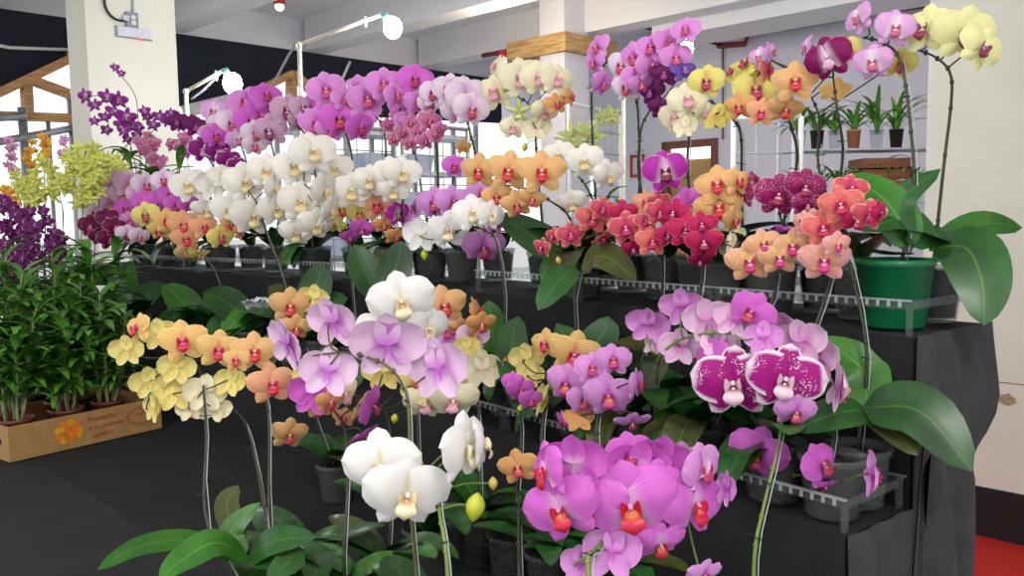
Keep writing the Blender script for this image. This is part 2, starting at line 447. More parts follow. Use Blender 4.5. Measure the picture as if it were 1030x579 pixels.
def link(name, data, parent=None, mw=None, loc=None):
    o = bpy.data.objects.new(name, data); COL.objects.link(o)
    if parent is not None: o.parent = parent
    if mw is not None: o.matrix_local = mw
    if loc is not None: o.location = loc
    return o
def tag(o, label=None, cat=None, group=None, kind=None):
    if label: o['label'] = label
    if cat: o['category'] = cat
    if group: o['group'] = group
    if kind: o['kind'] = kind
    return o
def empty(name, loc, label=None, cat=None, group=None, rz=0.0):
    o = bpy.data.objects.new(name, None); COL.objects.link(o); o.location = loc; o.rotation_euler = (0, 0, rz)
    o.empty_display_size = 0.05
    return tag(o, label, cat, group)
def struct(name, mb, mat, smooth=False):
    mats = mat if isinstance(mat, list) else [mat]
    o = link(name, mb.mesh(name, mats, smooth)); o['kind'] = 'structure'; return o
def shift(mb, off):
    mb.v = [(a - off[0], b - off[1], c - off[2]) for a, b, c in mb.v]; return mb
def part(name, mb, mat, root, smooth=True, world=True):
    """mb is in world coordinates when world, else in the root's own"""
    if world: shift(mb, root.location)
    mats = mat if isinstance(mat, list) else [mat]
    return link(name, mb.mesh(name, mats, smooth), root)

def smooth_path(P, n=6):
    P = [Vector(p) for p in P]
    if len(P) < 3: return P
    out = []
    for i in range(len(P) - 1):
        p0 = P[i - 1] if i > 0 else P[0] * 2 - P[1]
        p1, p2 = P[i], P[i + 1]
        p3 = P[i + 2] if i + 2 < len(P) else P[-1] * 2 - P[-2]
        for k in range(n):
            t = k / n
            out.append(0.5 * ((2 * p1) + (p2 - p0) * t + (2 * p0 - 5 * p1 + 4 * p2 - p3) * t * t + (3 * p1 - p0 - 3 * p2 + p3) * t ** 3))
    out.append(P[-1]); return out

# ------------------------------------------------------------------ flowers (unit width 1, face +Z, up +Y)
def tepal(mb, ang, L, W, rng, p=0.75, tip=2.2, cup=0.1, reflex=0.06, z0=0.0, ruf=0.0, nu=8, nv=6, claw=0.1, pointed=0.0):
    ca, sa = math.cos(ang), math.sin(ang)
    pts, uvs = [], []
    ph = rng.uniform(0, 6)
    for i in range(nu + 1):
        u = i / nu
        t = u ** p
        prof = max(0.0, 1 - abs(2 * t - 1) ** tip) ** (1 / 1.9)
        prof = prof * (1 - pointed * u) + 0.0
        hw = W / 2 * max(prof, claw * (1 - u))
        r = []; q = []
        for j in range(nv + 1):
            v = 2 * j / nv - 1
            x = u * L; y = v * hw
            z = z0 + cup * math.sin(u * PI * 0.9) * (1 - 0.9 * v * v) * 0.5 - reflex * u * u - 0.5 * reflex * v * v * (hw / (W / 2))
            z += ruf * math.sin(ph + 7 * u + 5 * v) * (abs(v) * 0.6 + u * 0.4)
            r.append((x * ca - y * sa, x * sa + y * ca, z)); q.append((u, (v + 1) / 2))
        pts.append(r); uvs.append(q)
    mb.quad_grid(pts, uvs, 0)

def flower_mesh(var, k):
    d = VAR[var]; sh = d['shape']; rng = random.Random(var + str(k))
    mb = MB(); A = R_
    j = lambda s: rng.uniform(-s, s)
    ruf = 0.012
    if sh == 'round':
        tepal(mb, A(90 + j(6)), .46, .34, rng, .8, 2.3, .08, .05 + j(.05), -.02, ruf)
        for s in (1, -1): tepal(mb, A(-90 + s * (36 + j(5))), .47, .29, rng, .8, 2.3, .06, .07 + j(.03), -.025, ruf)
        for s in (1, -1): tepal(mb, A(90 - s * (75 + j(6))), .52, .58, rng, .62, 2.7, .13 + j(.05), .06 + j(.07), .015, ruf * 1.8, 9, 8)
    elif sh == 'novelty':
        tepal(mb, A(90 + j(5)), .45, .36, rng, .72, 2.2, .08, .06 + j(.03), -.02, ruf, pointed=.1)
        for s in (1, -1): tepal(mb, A(-90 + s * (40 + j(4))), .46, .32, rng, .75, 2.2, .05, .07 + j(.03), -.025, ruf, pointed=.1)
        for s in (1, -1): tepal(mb, A(90 - s * (72 + j(5))), .51, .47, rng, .62, 2.3, .10, .07 + j(.05), .012, ruf * 1.4, 9, 8)
    elif sh == 'dendro':
        tepal(mb, A(90 + j(6)), .48, .24, rng, .8, 1.9, .05, .02, -.02, .01, 6, 4, pointed=.2)
        for s in (1, -1): tepal(mb, A(-90 + s * (42 + j(6))), .46, .26, rng, .7, 1.9, .05, .02, -.02, .01, 6, 4, pointed=.3)
        for s in (1, -1): tepal(mb, A(90 - s * (70 + j(6))), .50, .38, rng, .75, 2.2, .10, .02, .01, .02, 6, 4)
    else:   # ruffle
        for q in range(5):
            tepal(mb, A(90 + 72 * q + j(8)), .52, .25, rng, .7, 1.8, .12, .08, 0, .04, 7, 5, pointed=.35)
    if sh in ('dendro', 'ruffle'):
        lip_into(mb, rng, sh, 1)
        return mb.mesh('flower_' + var, [M['p_' + var], M['l_' + var], M[d['col']]])
    return mb.mesh('flower_' + var, [M['p_' + var]])

def lip_into(mb, rng, sh, mi):
    A = R_
    # middle lobe: a tongue that runs out and down
    pts, uvs = [], []
    big = 1.0 if sh != 'round' else 1.12
    for i in range(8):
        u = i / 7
        hw = 0.075 * big * (0.45 + 1.0 * math.sin(PI * min(1, u * 1.05) ** 1.2)) * (1 if u < .98 else .25)
        cy = -0.03 - 0.215 * u * big; cz = 0.05 + 0.13 * math.sin(u * PI * 0.8)
        r, q = [], []
        for jx in range(5):
            v = jx / 2 - 1
            r.append((v * hw, cy + 0.01 * v * v, cz - 0.03 * v * v)); q.append((u, (v + 1) / 2))
        pts.append(r); uvs.append(q)
    mb.quad_grid(pts, uvs, mi)
    # side lobes: two upright ears that curl in around the column
    for s in (1, -1):
        pts, uvs = [], []
        for i in range(6):
            u = i / 5
            w = 0.06 * (0.6 + math.sin(PI * u))
            cx = s * (0.03 + 0.075 * math.sin(u * PI * 0.62)); cz = 0.04 + 0.12 * u; cy = -0.04 + 0.035 * u
            r, q = [], []
            for jx in range(4):
                v = jx / 1.5 - 1
                r.append((cx - s * 0.012 * v * v, cy + v * w, cz)); q.append((0.25 + u * 0.7, (v + 1) / 2))
            pts.append(r); uvs.append(q)
        mb.quad_grid(pts, uvs, mi)
    mb.ball((0, 0.012, 0.075), 0.03, 0.034, 0.055, 8, 6, mi + 1)
    mb.ball((0, -0.055, 0.085), 0.022, 0.022, 0.02, 6, 4, mi + 1)

FL, LP = {}, {}
def get_flower(var, k):
    if (var, k) not in FL:
        FL[(var, k)] = flower_mesh(var, k)
        if VAR[var]['shape'] in ('round', 'novelty'):
            mb = MB(); lip_into(mb, random.Random(var + 'lip' + str(k)), VAR[var]['shape'], 0)
            LP[(var, k)] = mb.mesh('lip_' + var, [M['l_' + var], M[VAR[var]['col']]])
        else: LP[(var, k)] = None
    return FL[(var, k)], LP[(var, k)]

def face_matrix(p, yaw, pitch, roll):
    n0 = CAM - p; n0.z = 0; n0.normalize()          # out towards the aisle
    # image-right when seen from the aisle
    r0 = Vector((-n0.y, n0.x, 0))
    up0 = Vector((0, 0, 1))
    a, b = R_(yaw), R_(pitch)
    h = n0 * math.cos(a) + r0 * math.sin(a)
    n = h * math.cos(b) + up0 * math.sin(b)
    x = up0.cross(n).normalized(); y = n.cross(x)
    c, s_ = math.cos(R_(roll)), math.sin(R_(roll))
    x2 = x * c + y * s_; y2 = y * c - x * s_
    return x2, y2, n

def add_flower(root, p, width, var, yaw, pitch, roll, rng, lip=True):
    me, lm = get_flower(var, rng.randrange(3))
    x, y, n = face_matrix(p, yaw, pitch, roll)
    q = p - root.location
    mw = Matrix(((x.x * width, y.x * width, n.x * width, q.x), (x.y * width, y.y * width, n.y * width, q.y), (x.z * width, y.z * width, n.z * width, q.z), (0, 0, 0, 1)))
    f = link('flower', me, root, mw)
    if lm is not None and lip:
        link('lip', lm, f)
    return f

# ------------------------------------------------------------------ leaves
def leaf_profile(u, fat=0.62):
    t = u ** 0.8
    return max(0.05 * (1 - u), (max(0.0, math.sin(PI * min(1, t))) ** fat)) if u < 1 else 0.02
def leaf_strip(mb, path, width, up, fold=0.18, mi=0, nv=4, fat=0.55, thick=0.0016):
    """a strap leaf along path: upper and lower skin joined at the rim"""
    P = smooth_path(path, 5); n = len(P)
    top, bot, uvs = [], [], []
    for i, p in enumerate(P):
        d = (P[min(i + 1, n - 1)] - P[max(i - 1, 0)]).normalized()
        s = d.cross(up)
        s = s.normalized() if s.length > 1e-4 else Vector((1, 0, 0))
        nn = s.cross(d).normalized()
        u = i / (n - 1); hw = width / 2 * leaf_profile(u, fat)
        r, b, q = [], [], []
        for j in range(nv + 1):
            v = 2 * j / nv - 1
            c = p + s * (v * hw) + nn * (abs(v) * hw * fold)
            k = thick * (1 - 0.8 * abs(v)) 
            r.append(c + nn * k); b.append(c - nn * k); q.append((u, (v + 1) / 2))
        top.append(r); bot.append(b); uvs.append(q)
    mb.quad_grid(top, uvs, mi)
    mb.quad_grid([list(reversed(r)) for r in bot], [list(reversed(q)) for q in uvs], mi)
LEAFV = []
def leaf_variants():
    for k in range(10):
        rng = random.Random(k * 7 + 1)
        hangs = k >= 6
        e0 = R_(rng.uniform(25, 50) if hangs else rng.uniform(40, 72)); e1 = R_(rng.uniform(-85, -60) if hangs else rng.uniform(-30, 5))
        pts = [Vector((0, 0, 0))]; n = 7
        for i in range(n):
            e = e0 + (e1 - e0) * (i / (n - 1)) ** 0.8
            pts.append(pts[-1] + Vector((math.cos(e), rng.uniform(-.06, .06), math.sin(e))) / n)
        for mname in ('leaf', 'leaf_bright', 'leaf_olive'):
            mb = MB(); leaf_strip(mb, pts, rng.uniform(0.32, 0.42), Vector((0, 0, 1)), 0.2, thick=0.008)
            LEAFV.append((mname + ('_h' if hangs else ''), mb.mesh('leaf_blade', [M[mname]])))
leaf_variants()
def add_leaf(root, p, az, length, mname, rng, tilt=0.0, wid=1.0):
    c = [m for n, m in LEAFV if n == mname]
    o = link('leaf', rng.choice(c), root)
    o.location = p - root.location
    o.rotation_euler = (rng.uniform(-.15, .15), tilt, az)
    o.scale = (length, length * wid, length)
    return o

# ------------------------------------------------------------------ pots
def pot_mesh(r, h, mat):
    mb = MB()
    mb.lathe([(0.0, 0.0), (r * 0.76, 0.0), (r * 0.80, 0.004), (r * 0.97, h - 0.012), (r * 1.03, h - 0.011), (r * 1.04, h), (r * 0.985, h), (r * 0.95, h - 0.014), (r * 0.76, 0.006), (0.0, 0.006)], 24)
    return mb.mesh('flower_pot', [mat])
POTS = {k: pot_mesh(0.05, 0.095, M[m]) for k, m in (('clear', 'clear_pot'), ('green', 'green_pot'), ('brown', 'brown_pot'))}
POTS['green'] = pot_mesh(0.060, 0.112, M['green_pot'])
def bark_mesh():
    mb = MB(); rng = random.Random(5)
    mb.lathe([(0.0, 0.008), (0.0365, 0.008), (0.045, 0.076), (0.036, 0.083), (0.02, 0.08), (0.0, 0.084)], 20)
    for i in range(26):
        a, q = rng.uniform(0, 6.28), rng.uniform(0, 0.036)
        mb.ball((q * math.cos(a), q * math.sin(a), 0.083), rng.uniform(.004, .008), rng.uniform(.003, .007), rng.uniform(.003, .005), 6, 4)
    return mb.mesh('bark', [M['bark']])
BARK = bark_mesh()
def clip_mesh():
    mb = MB()
    ring = [Vector((0.0045 * math.cos(a), 0.0045 * math.sin(a), 0)) for a in [i * 2 * PI / 8 for i in range(9)]]
    mb.tube(ring, 0.0011, 4)
    mb.tube([(0.004, 0, 0), (0.010, 0.003, 0.002), (0.012, 0.006, 0)], 0.001, 4)
    mb.tube([(-0.004, 0, 0), (-0.008, 0.005, 0)], 0.001, 4)
    return mb.mesh('stem_clip', [M['clip']])
CLIP = clip_mesh()
def bud_mesh(m):
    mb = MB(); seg, rings = 10, 8
    prof = []
    for i in range(rings + 1):
        t = i / rings; prof.append((0.36 * math.sin(PI * t) ** 0.8 * (1.05 - 0.25 * t), -0.5 + t))
    mb.lathe(prof, seg)
    return mb.mesh('bud', [M[m]])
BUDS = {m: bud_mesh(m) for m in ('bud_green', 'bud_yellow')}

PLANTS = []
def P(var, tier, bx, o, label, stem, fl, group=None, buds=(), base_o=None, nleaf=5, leaves=(), pot='clear', stemm='stem_dark', stake=True, leafm=None, seed=None, S=None, llen=0.19, name='moth_orchid', t=None, sdt=.018):
    PLANTS.append(dict(var=var, tier=tier, bx=bx, o=o, label=label, stem=stem, fl=fl, group=group, buds=buds, base_o=base_o, nleaf=nleaf, leaves=leaves, pot=pot, stemm=stemm, stake=stake, leafm=leafm, llen=llen, name=name, t=t, sdt=sdt, id=len(PLANTS)))
G1 = 'moth orchids on the top tier'
G2 = 'moth orchids on the lower tier'
G3 = 'moth orchids at the front of the black table'
UPF = 'face'
P('paleyellow', 1, 950, .15, 'pale yellow orchid leaning over the white pillar, tallest at the right end', [(949,170),(957,100),(955,72),(940,57),(922,50)],
  [(930,28,54,-18,8,0),(970,33,62,26,4,-8),(988,47,50,44,-8,-24)], G1, base_o=.24, nleaf=0, stake=False, stemm='stem_dark')
P('lilacwhite', 1, 921, .10, 'white orchid with purple tips growing from the solid green pot', [(919,200),(915,120),(905,60),(886,42),(868,38)],
  [(864,18,36,-45,10,15),(900,28,42,10,0,-14),(878,62,40,-6,-8,12)], G1, base_o=.085, pot='green', nleaf=0, stemm='stem_dark', leaves=[
  ([(918,250),(893,205),(852,176)],46,'leaf_bright',UPF),
  ([(915,255),(905,205),(946,170)],30,'leaf',UPF),
  ([(940,248),(905,222),(868,232,-.05)],40,'leaf',UPF),
  ([(935,252),(985,226),(1028,229)],34,'leaf_bright',UPF),
  ([(940,250),(972,250,-.06),(988,285,-.10),(990,327,-.12)],58,'leaf',UPF),
  ([(918,255),(890,255,-.02),(868,250,-.04)],30,'leaf')])
P('tan', 1, 905, .2, 'tan orchid seen from behind, its petals hanging beside a curved green stalk', [(826,180),(824,120),(815,95)],
  [(840,92,34,160,-30,0),(852,52,34,20,0,20,'yellow'),(905,64,36,30,-10,0,'yellow')], G1, base_o=.24, nleaf=2)
P('darkwhite', 1, 848, .10, 'dark magenta orchid with a white star centre, above the potted shelf plants', [(847,165),(842,110),(838,78)],
  [(833,58,48,-14,0,8),(812,48,30,-70,0,10,'lilacwhite'),(776,52,24,60,10,20,'lilacwhite'),(764,57,24,-30,0,0,'lilacwhite')], G1, base_o=.2, nleaf=4)
P('speckle', 1, 800, .10, 'orange freckled orchid on a tall spike beside a bright yellow one', [(801,170),(795,125),(785,104),(768,97)],
  [(800,82,48,8,0,0,'stripe'),(772,70,34,60,0,0),(744,107,34,-10,-10,0,'orange'),(766,113,34,0,-10,0,'stripepink'),(790,110,38,15,-30,0,'stripe')], G1, base_o=.17, nleaf=4)
P('yellow', 1, 752, .13, 'bright yellow orchid with magenta centres, top row near the pale wall', [(746,185),(745,135),(735,118),(722,106),(710,100)],
  [(711,82,38,0,0,0),(760,90,46,4,0,0),(752,64,40,-50,30,20),(738,72,30,-60,20,-30),(722,118,36,165,-20,0)], G1, base_o=.20, nleaf=4)
P('cream', 1, 705, .10, 'cream orchid drooping below the yellow one in the top row', [(692,178),(693,128),(688,112),(672,104)],
  [(692,100,42,2,0,0),(680,118,38,-30,-15,0),(690,128,28,150,-20,0),(708,112,24,40,-20,0)], G1, base_o=.15, nleaf=4)
P('violetdark', 1, 662, .15, 'deep violet orchid next to the small blue-violet bloom under the glaring bulb', [(644,188),(644,135),(653,112),(660,104)],
  [(668,74,32,0,0,10),(655,92,32,-20,-10,0),(664,108,26,10,-15,0),(688,70,30,20,20,0,'violetblue')], G1, base_o=.22, nleaf=3)
P('pinkpurple', 1, 648, .14, 'lilac orchid with a long arching spray reaching up to the bulb', [(643,190),(642,120),(640,92),(650,72),(672,52),(690,40)],
  [(690,30,32,-10,20,0),(672,42,34,30,10,0),(655,48,34,-20,5,0),(638,58,38,-30,0,0),(655,66,34,30,-5,0),(640,78,32,0,-10,0),(680,58,34,10,0,0),(626,66,36,-20,-5,0,'palelilac'),(630,88,32,-10,-20,0,'palelilac'),(645,84,26,10,-20,0)], G1, base_o=.24, nleaf=3)
P('pinkpurple', 1, 600, .12, 'lilac orchid with two side-turned blooms in front of the wooden collar', [(597,165),(595,100),(598,76),(608,64),(622,59)],
  [(601,48,32,-50,15,10),(598,62,30,-60,-10,0),(606,84,30,55,-25,0)], G1, base_o=.20, nleaf=3)
P('cream', 1, 548, .10, 'creamy white orchid cluster with blushing lips in front of the square pillar', [(540,160),(537,118),(529,102),(513,95)],
  [(524,78,46,0,0,0),(542,78,40,10,0,0),(561,80,36,24,0,0),(498,92,42,-28,-5,0),(499,66,28,-70,20,0),(522,112,30,-10,-30,0,'palegreen'),(548,112,32,20,-20,0),(516,128,28,0,-20,0,'cream'),(540,130,32,160,-20,0),(560,104,26,20,-10,0,'orange'),(574,97,24,60,0,0,'orange')], G1, buds=[(508,88,10),(528,148,9)], base_o=.20, nleaf=4)
P('white', 1, 592, .06, 'soft white orchid bending to the right, behind the coral row', [(600,238),(598,208),(588,185),(572,168)],
  [(588,162,40,5,-5,0),(612,176,36,40,-10,0),(562,156,34,-10,0,0),(552,172,30,-30,-10,0),(575,204,32,10,-20,0)], G1, base_o=.16, nleaf=4, buds=[])
P('veinmag', 1, 676, .05, 'vivid magenta orchid veined with white, in front of the ochre door', [(672,240),(668,205),(666,185)],
  [(669,172,48,0,0,0),(694,206,42,20,-10,10,'purple'),(650,203,30,-10,0,0,'stripepink'),(662,204,30,20,-10,0,'coral')], G1, base_o=.18, nleaf=4)
P('stripe', 1, 736, .02, 'large golden striped orchid with a red lip above the crimson row', [(740,250),(738,225),(730,208),(722,196)],
  [(722,186,50,0,8,0),(723,209,52,0,0,0),(742,182,36,30,5,0),(738,222,34,40,-10,0),(704,222,32,-30,-20,0,'yellowplain'),(742,238,26,130,-10,0,'cream'),(727,242,30,160,10,30,'cream')], G1, base_o=.12, nleaf=5)
P('spotdark', 1, 790, .05, 'magenta freckled orchid with pale margins above the peach row', [(792,245),(786,222),(783,208)],
  [(783,196,48,0,0,0),(748,194,36,-60,0,0),(810,188,42,10,5,0),(812,206,32,20,-15,0),(790,235,34,-20,-60,0,'purple'),(760,180,22,60,20,0)], G1, base_o=.15, nleaf=5)
P('coral', 2, 590, -.06, 'coral orchid row above the slanted stake on the dark shelf edge', [(578,300),(590,262),(600,238),(588,240),(566,245)],
  [(545,249,24,-50,-5,0),(556,238,22,-40,0,0),(574,236,32,-6,0,0,'coral'),(596,220,38,0,0,0,'speckle'),(606,210,30,15,5,0),(606,240,26,50,-40,0)], G1, buds=[(562,262,-9)], base_o=-0.09, nleaf=4, leaves=[
  ([(585,268),(608,258,-.05),(640,282,-.1)],36,'leaf_olive',UPF),([(578,268),(560,285,-.05),(541,312,-.08)],30,'leaf',UPF)])
P('coral', 2, 655, -.06, 'coral red orchid in the middle of the row, tied to an upright wire', [(661,320),(666,272),(662,246),(640,232)],
  [(630,229,40,0,0,0),(627,214,32,5,5,0,'crimson'),(656,243,36,4,0,0,'speckle'),(650,222,28,-10,10,0),(663,214,32,14,0,0,'coral'),(637,250,26,0,-30,0,'crimson')], G1, base_o=-0.09, nleaf=4, leafm='leaf')
P('crimson', 2, 700, -.06, 'crimson orchid bunched at the end of the coral row', [(701,318),(706,280),(705,252),(690,236)],
  [(690,232,42,0,0,0),(708,243,40,8,-4,0),(678,214,36,-14,0,0),(706,226,34,10,5,0),(704,262,26,0,-40,0),(672,236,30,-10,0,0)], G1, base_o=-0.09, nleaf=4)
P('peach', 2, 778, -.07, 'peach orchid with magenta lips hanging over the clear tray rim', [(778,300),(775,265),(768,250)],
  [(754,263,50,-8,-4,0),(784,259,44,8,-4,0),(768,245,36,10,8,0),(736,243,24,120,0,0,'cream')], G1, base_o=-0.09, nleaf=4, buds=[])
P('peachpink', 2, 832, -.07, 'pinkish peach orchid beside the solid green pot', [(830,300),(834,270),(826,252),(812,240)],
  [(829,262,54,6,-4,0),(798,248,46,-4,0,0,'peach'),(815,226,38,-20,10,0),(842,246,32,20,0,0),(808,222,24,-40,0,0)], G1, base_o=-0.09, nleaf=4)
P('stripe', 1, 583, -0.1, 'orange striped orchid trio with red lips beside the creamy cluster', [(580,275),(574,222),(555,203),(530,190),(508,186)],
  [(482,172,42,-14,0,0),(512,172,48,-4,0,0),(545,173,52,4,0,0),(500,198,34,-10,-10,0),(520,206,36,0,-20,0),(535,200,30,10,-30,0,'stripe')], G1, base_o=0.07, nleaf=4, leaves=[([(583,262),(540,240),(500,215)],40,'leaf',UPF)])
P('white_pure', 2, 506, -.12, 'white orchid with yellow throats drooping over a pink one, green bud below', [(508,300),(500,245),(490,233),(472,228),(446,240)],
  [(424,236,40,150,0,10),(451,231,44,0,-6,0),(476,214,44,0,0,0),(494,216,34,40,0,-10)], G1, buds=[(427,256,11)], base_o=-0.09, nleaf=4)
P('orchid', 1, 470, .0, 'lilac pink orchid peeping out around the drooping white one', [(462,300),(460,250),(456,225),(440,212)],
  [(437,204,38,-4,0,0),(456,203,38,6,5,0),(411,226,30,-50,-10,10),(486,248,46,10,-30,0),(484,196,34,14,10,0),(498,222,32,40,0,0),(418,208,28,-60,0,0)], G1, base_o=.16, nleaf=4)
P('purple', 1, 455, .10, 'single small magenta orchid against the bright mesh', [(452,215),(455,185),(457,175)],
  [(457,167,26,-4,0,0),(466,148,18,10,-20,0,'tan')], G1, base_o=.22, nleaf=3)
P('palelilac', 1, 486, 0.04, 'palest lilac orchid arching beneath the end of the black shade net', [(487,190),(475,142),(466,110),(455,94),(438,83)],
  [(470,97,48,10,0,0),(452,90,38,-10,5,0),(474,110,40,20,-15,0),(437,94,34,-20,0,0),(460,112,34,0,-20,0)], G1, base_o=0.2, nleaf=3)
P('pinkpurple', 1, 440, 0.06, 'pink purple orchid highest of the middle spray, one green bud among its blooms', [(440,200),(438,140),(430,112),(418,94),(402,88)],
  [(418,80,38,4,5,0,'purple'),(420,103,30,10,-5,0),(405,110,28,-10,-5,0),(396,84,28,-50,0,0,'purple'),(408,122,26,20,-20,0),(432,104,28,40,0,0,'palelilac')], G1, buds=[(409,91,8)], base_o=0.18, nleaf=3)
P('minicrimson', 1, 430, .05, 'small crimson pink orchid crowded under the purple sprays', [(425,200),(420,165),(412,145),(400,135)],
  [(402,117,22),(413,124,22),(432,122,28,6),(390,126,18),(420,134,22),(405,134,20),(396,140,18),(438,136,20),(412,144,20),(428,142,22),(442,130,18)], G1, base_o=.14, nleaf=3, stemm='stem_dark')
P('pinkpurple', 1, 392, 0.02, 'mauve orchid spray second from the lamp post, in front of the dark net', [(388,200),(388,150),(384,125),(372,112)],
  [(370,99,42,0,0,0),(386,84,38,10,5,0),(360,88,32,-30,10,0),(398,96,32,40,0,0),(350,92,26,-60,0,0,'lilacwhite'),(366,118,30,-10,-20,0)], G1, base_o=0.16, nleaf=3)
P('purple', 1, 358, -0.02, 'mauve orchid spray right beside the tall lamp post', [(356,178),(350,140),(340,122),(326,110)],
  [(328,90,40,0,5,0,'pinkpurple'),(342,119,44,4,-4,0),(319,124,40,-10,-5,0,'pinkpurple'),(312,106,28,-40,0,0),(362,128,34,30,-10,0),(333,130,32,0,-20,0,'pinkpurple'),(346,100,28,20,10,0,'pinkpurple')], G1, base_o=0.12, nleaf=3)
P('darkstripe', 1, 318, -0.04, 'lilac orchid flamed with dark purple stripes, left of the lamp post', [(318,190),(312,150),(302,128),(288,118)],
  [(272,131,38,-20,-10,10),(290,111,38,-10,0,-14),(304,108,28,30,10,0),(300,122,28,30,-10,0)], G1, base_o=0.15, nleaf=3)
P('purple', 1, 276, -0.02, 'rich purple orchid cluster under the second lit bulb', [(280,200),(276,160),(268,130),(258,112)],
  [(248,103,40,-20,10,0,'pinkpurple'),(268,96,34,10,15,0),(253,121,36,0,-5,0),(272,106,32,20,0,0),(238,104,28,-40,10,0,'pinkpurple'),(262,110,32,0,0,0,'purple')], G1, base_o=0.14, nleaf=3)
P('palelilac', 1, 240, -0.04, 'blush white orchid at the left end of the purple sprays', [(250,200),(248,165),(240,142),(228,128)],
  [(234,124,36,0,0,0),(216,112,32,-20,5,0,'lilacwhite'),(257,134,30,10,-10,0),(222,124,28,-20,-10,0),(240,140,26,0,-20,0,'lilacwhite'),(256,146,26,20,-20,0)], G1, base_o=0.14, nleaf=3)
P('darkedge', 1, 222, -0.08, 'dark purple orchid with white picotee margins trailing above the white cluster', [(212,200),(214,175),(216,160),(222,150)],
  [(204,150,30,-6,0,0),(217,136,28,0,5,0,'purple'),(219,152,28,10,0,0),(230,161,26,10,-10,0),(238,166,20,20,-10,0),(211,133,24,-10,10,0,'darkstripe'),(178,122,24,-10,0,0,'violetdark'),(197,127,26,0,0,0,'violetdark'),(192,122,20,0,10,0,'violetdark')], G1, base_o=0.1, nleaf=3)
P('white', 1, 405, -0.08, 'white orchid at the right end of the big white mass, above the peach bloom', [(408,240),(404,210),(406,195),(396,185)],
  [(405,174,40,8,0,0),(392,172,34,-10,5,0),(372,182,38,-10,0,0),(396,192,34,0,-20,0),(354,192,42,0,0,0),(338,170,36,-16,10,0)], G1, base_o=0.08, nleaf=4)
P('white', 1, 312, -0.18, 'white orchid at the crown of the big white mass', [(314,250),(310,215),(306,190),(306,172)],
  [(297,167,46,-6,0,0),(315,153,48,6,10,0),(303,203,48,0,-4,0),(326,192,42,50,-10,0),(318,226,40,30,-20,0),(298,234,36,-10,-24,0),(332,212,36,60,-10,0)], G1, base_o=0.07, nleaf=4)
P('white', 2, 290, -0.2, 'white orchid whose spike bows down across the front of the white mass', [(286,285),(270,240),(260,208),(250,192)],
  [(247,183,46,0,0,0),(268,172,40,6,5,0),(232,211,42,-10,-6,0),(255,217,48,0,-8,0),(278,210,40,20,-10,0),(276,190,36,70,0,0)], G1, base_o=-0.09, nleaf=4, sdt=-.04)
P('white', 1, 222, -0.18, 'white orchid at the left edge of the white mass', [(226,250),(222,222),(216,205),(208,196)],
  [(190,186,40,-4,0,10),(214,186,36,150,0,0),(208,211,32,0,-30,0),(224,176,30,10,20,0)], G1, base_o=0.07, nleaf=4)
P('stripepink', 2, 352, -.03, 'peach and yellow orchid below the white mass with a level spike', [(352,262),(352,235),(366,222),(396,222)],
  [(379,206,38,0,0,0),(345,210,32,-20,-10,0,'yellowplain'),(362,214,28,0,-20,0,'yellowplain'),(386,226,24,20,-30,0,'orange'),(400,215,28,20,-10,0,'veinmag'),(364,230,26,0,-30,0,'purple'),(352,238,22,0,-40,0,'purple'),(335,224,26,-40,-10,0,'yellowplain'),(398,238,26,30,-30,0,'orange'),(290,174,20,0,-10,0,'orange'),(302,172,18,0,-10,0,'orange')], G1, buds=[(346,227,9)], base_o=-0.09, nleaf=3)
P('stripepink', 2, 205, -0.2, 'orange and salmon orchid hanging under the left of the white mass', [(222,290),(206,258),(190,240),(172,228)],
  [(185,226,34,0,0,0),(187,240,32,0,-10,0),(205,228,30,8,0,0),(168,222,30,-10,0,0,'stripeyellow'),(147,216,30,-14,0,0,'yellow'),(222,238,28,10,-10,0,'yellow'),(232,226,22,20,0,0,'orange'),(242,233,22,60,-10,0,'orange'),(186,254,22,0,-50,0,'yellowplain'),(200,256,22,20,-60,0,'yellowplain'),(160,232,26,-10,-20,0,'stripeyellow')], G1, base_o=-0.09, nleaf=4)
P('lilac', 1, 150, -0.12, 'dense lilac orchid cluster at the far left end of the shelf', [(140,250),(132,220),(122,205),(112,198)],
  [(100,190,34),(115,183,32),(130,185,32),(92,203,28),(147,186,30,10,0,0,'palelilac'),(110,205,28),(124,196,28),(96,214,26,-10,-10,0,'palelilac'),(140,196,26)], G1, base_o=0.07, nleaf=4)
P('purple', 1, 185, -0.14, 'vivid magenta small orchids squeezed between lilac and white clusters', [(180,260),(172,225),(160,208),(142,204)],
  [(127,210,26,-10,-4,0,'purple'),(146,202,28,0,0,0),(156,206,26,6,0,0),(172,195,28,0,0,0),(178,206,26,10,-10,0),(165,181,26,-6,10,0,'palelilac'),(131,222,22,-10,-10,0,'orchid'),(190,206,22,20,-10,0)], G1, base_o=0.07, nleaf=3)
P('maroon', 2, 120, -0.2, 'maroon orchid edged in pink at the lowest left of the flower bank', [(122,285),(118,255),(112,240),(104,232)],
  [(91,227,26,-10,0,0),(108,219,24,0,6,0),(116,228,24,6,0,0),(111,240,26,4,-4,0),(100,238,22,-10,-10,0),(128,236,24,10,-10,0,'palelilac'),(140,238,22,20,-10,0,'palelilac')], G1, base_o=-0.09, nleaf=4)
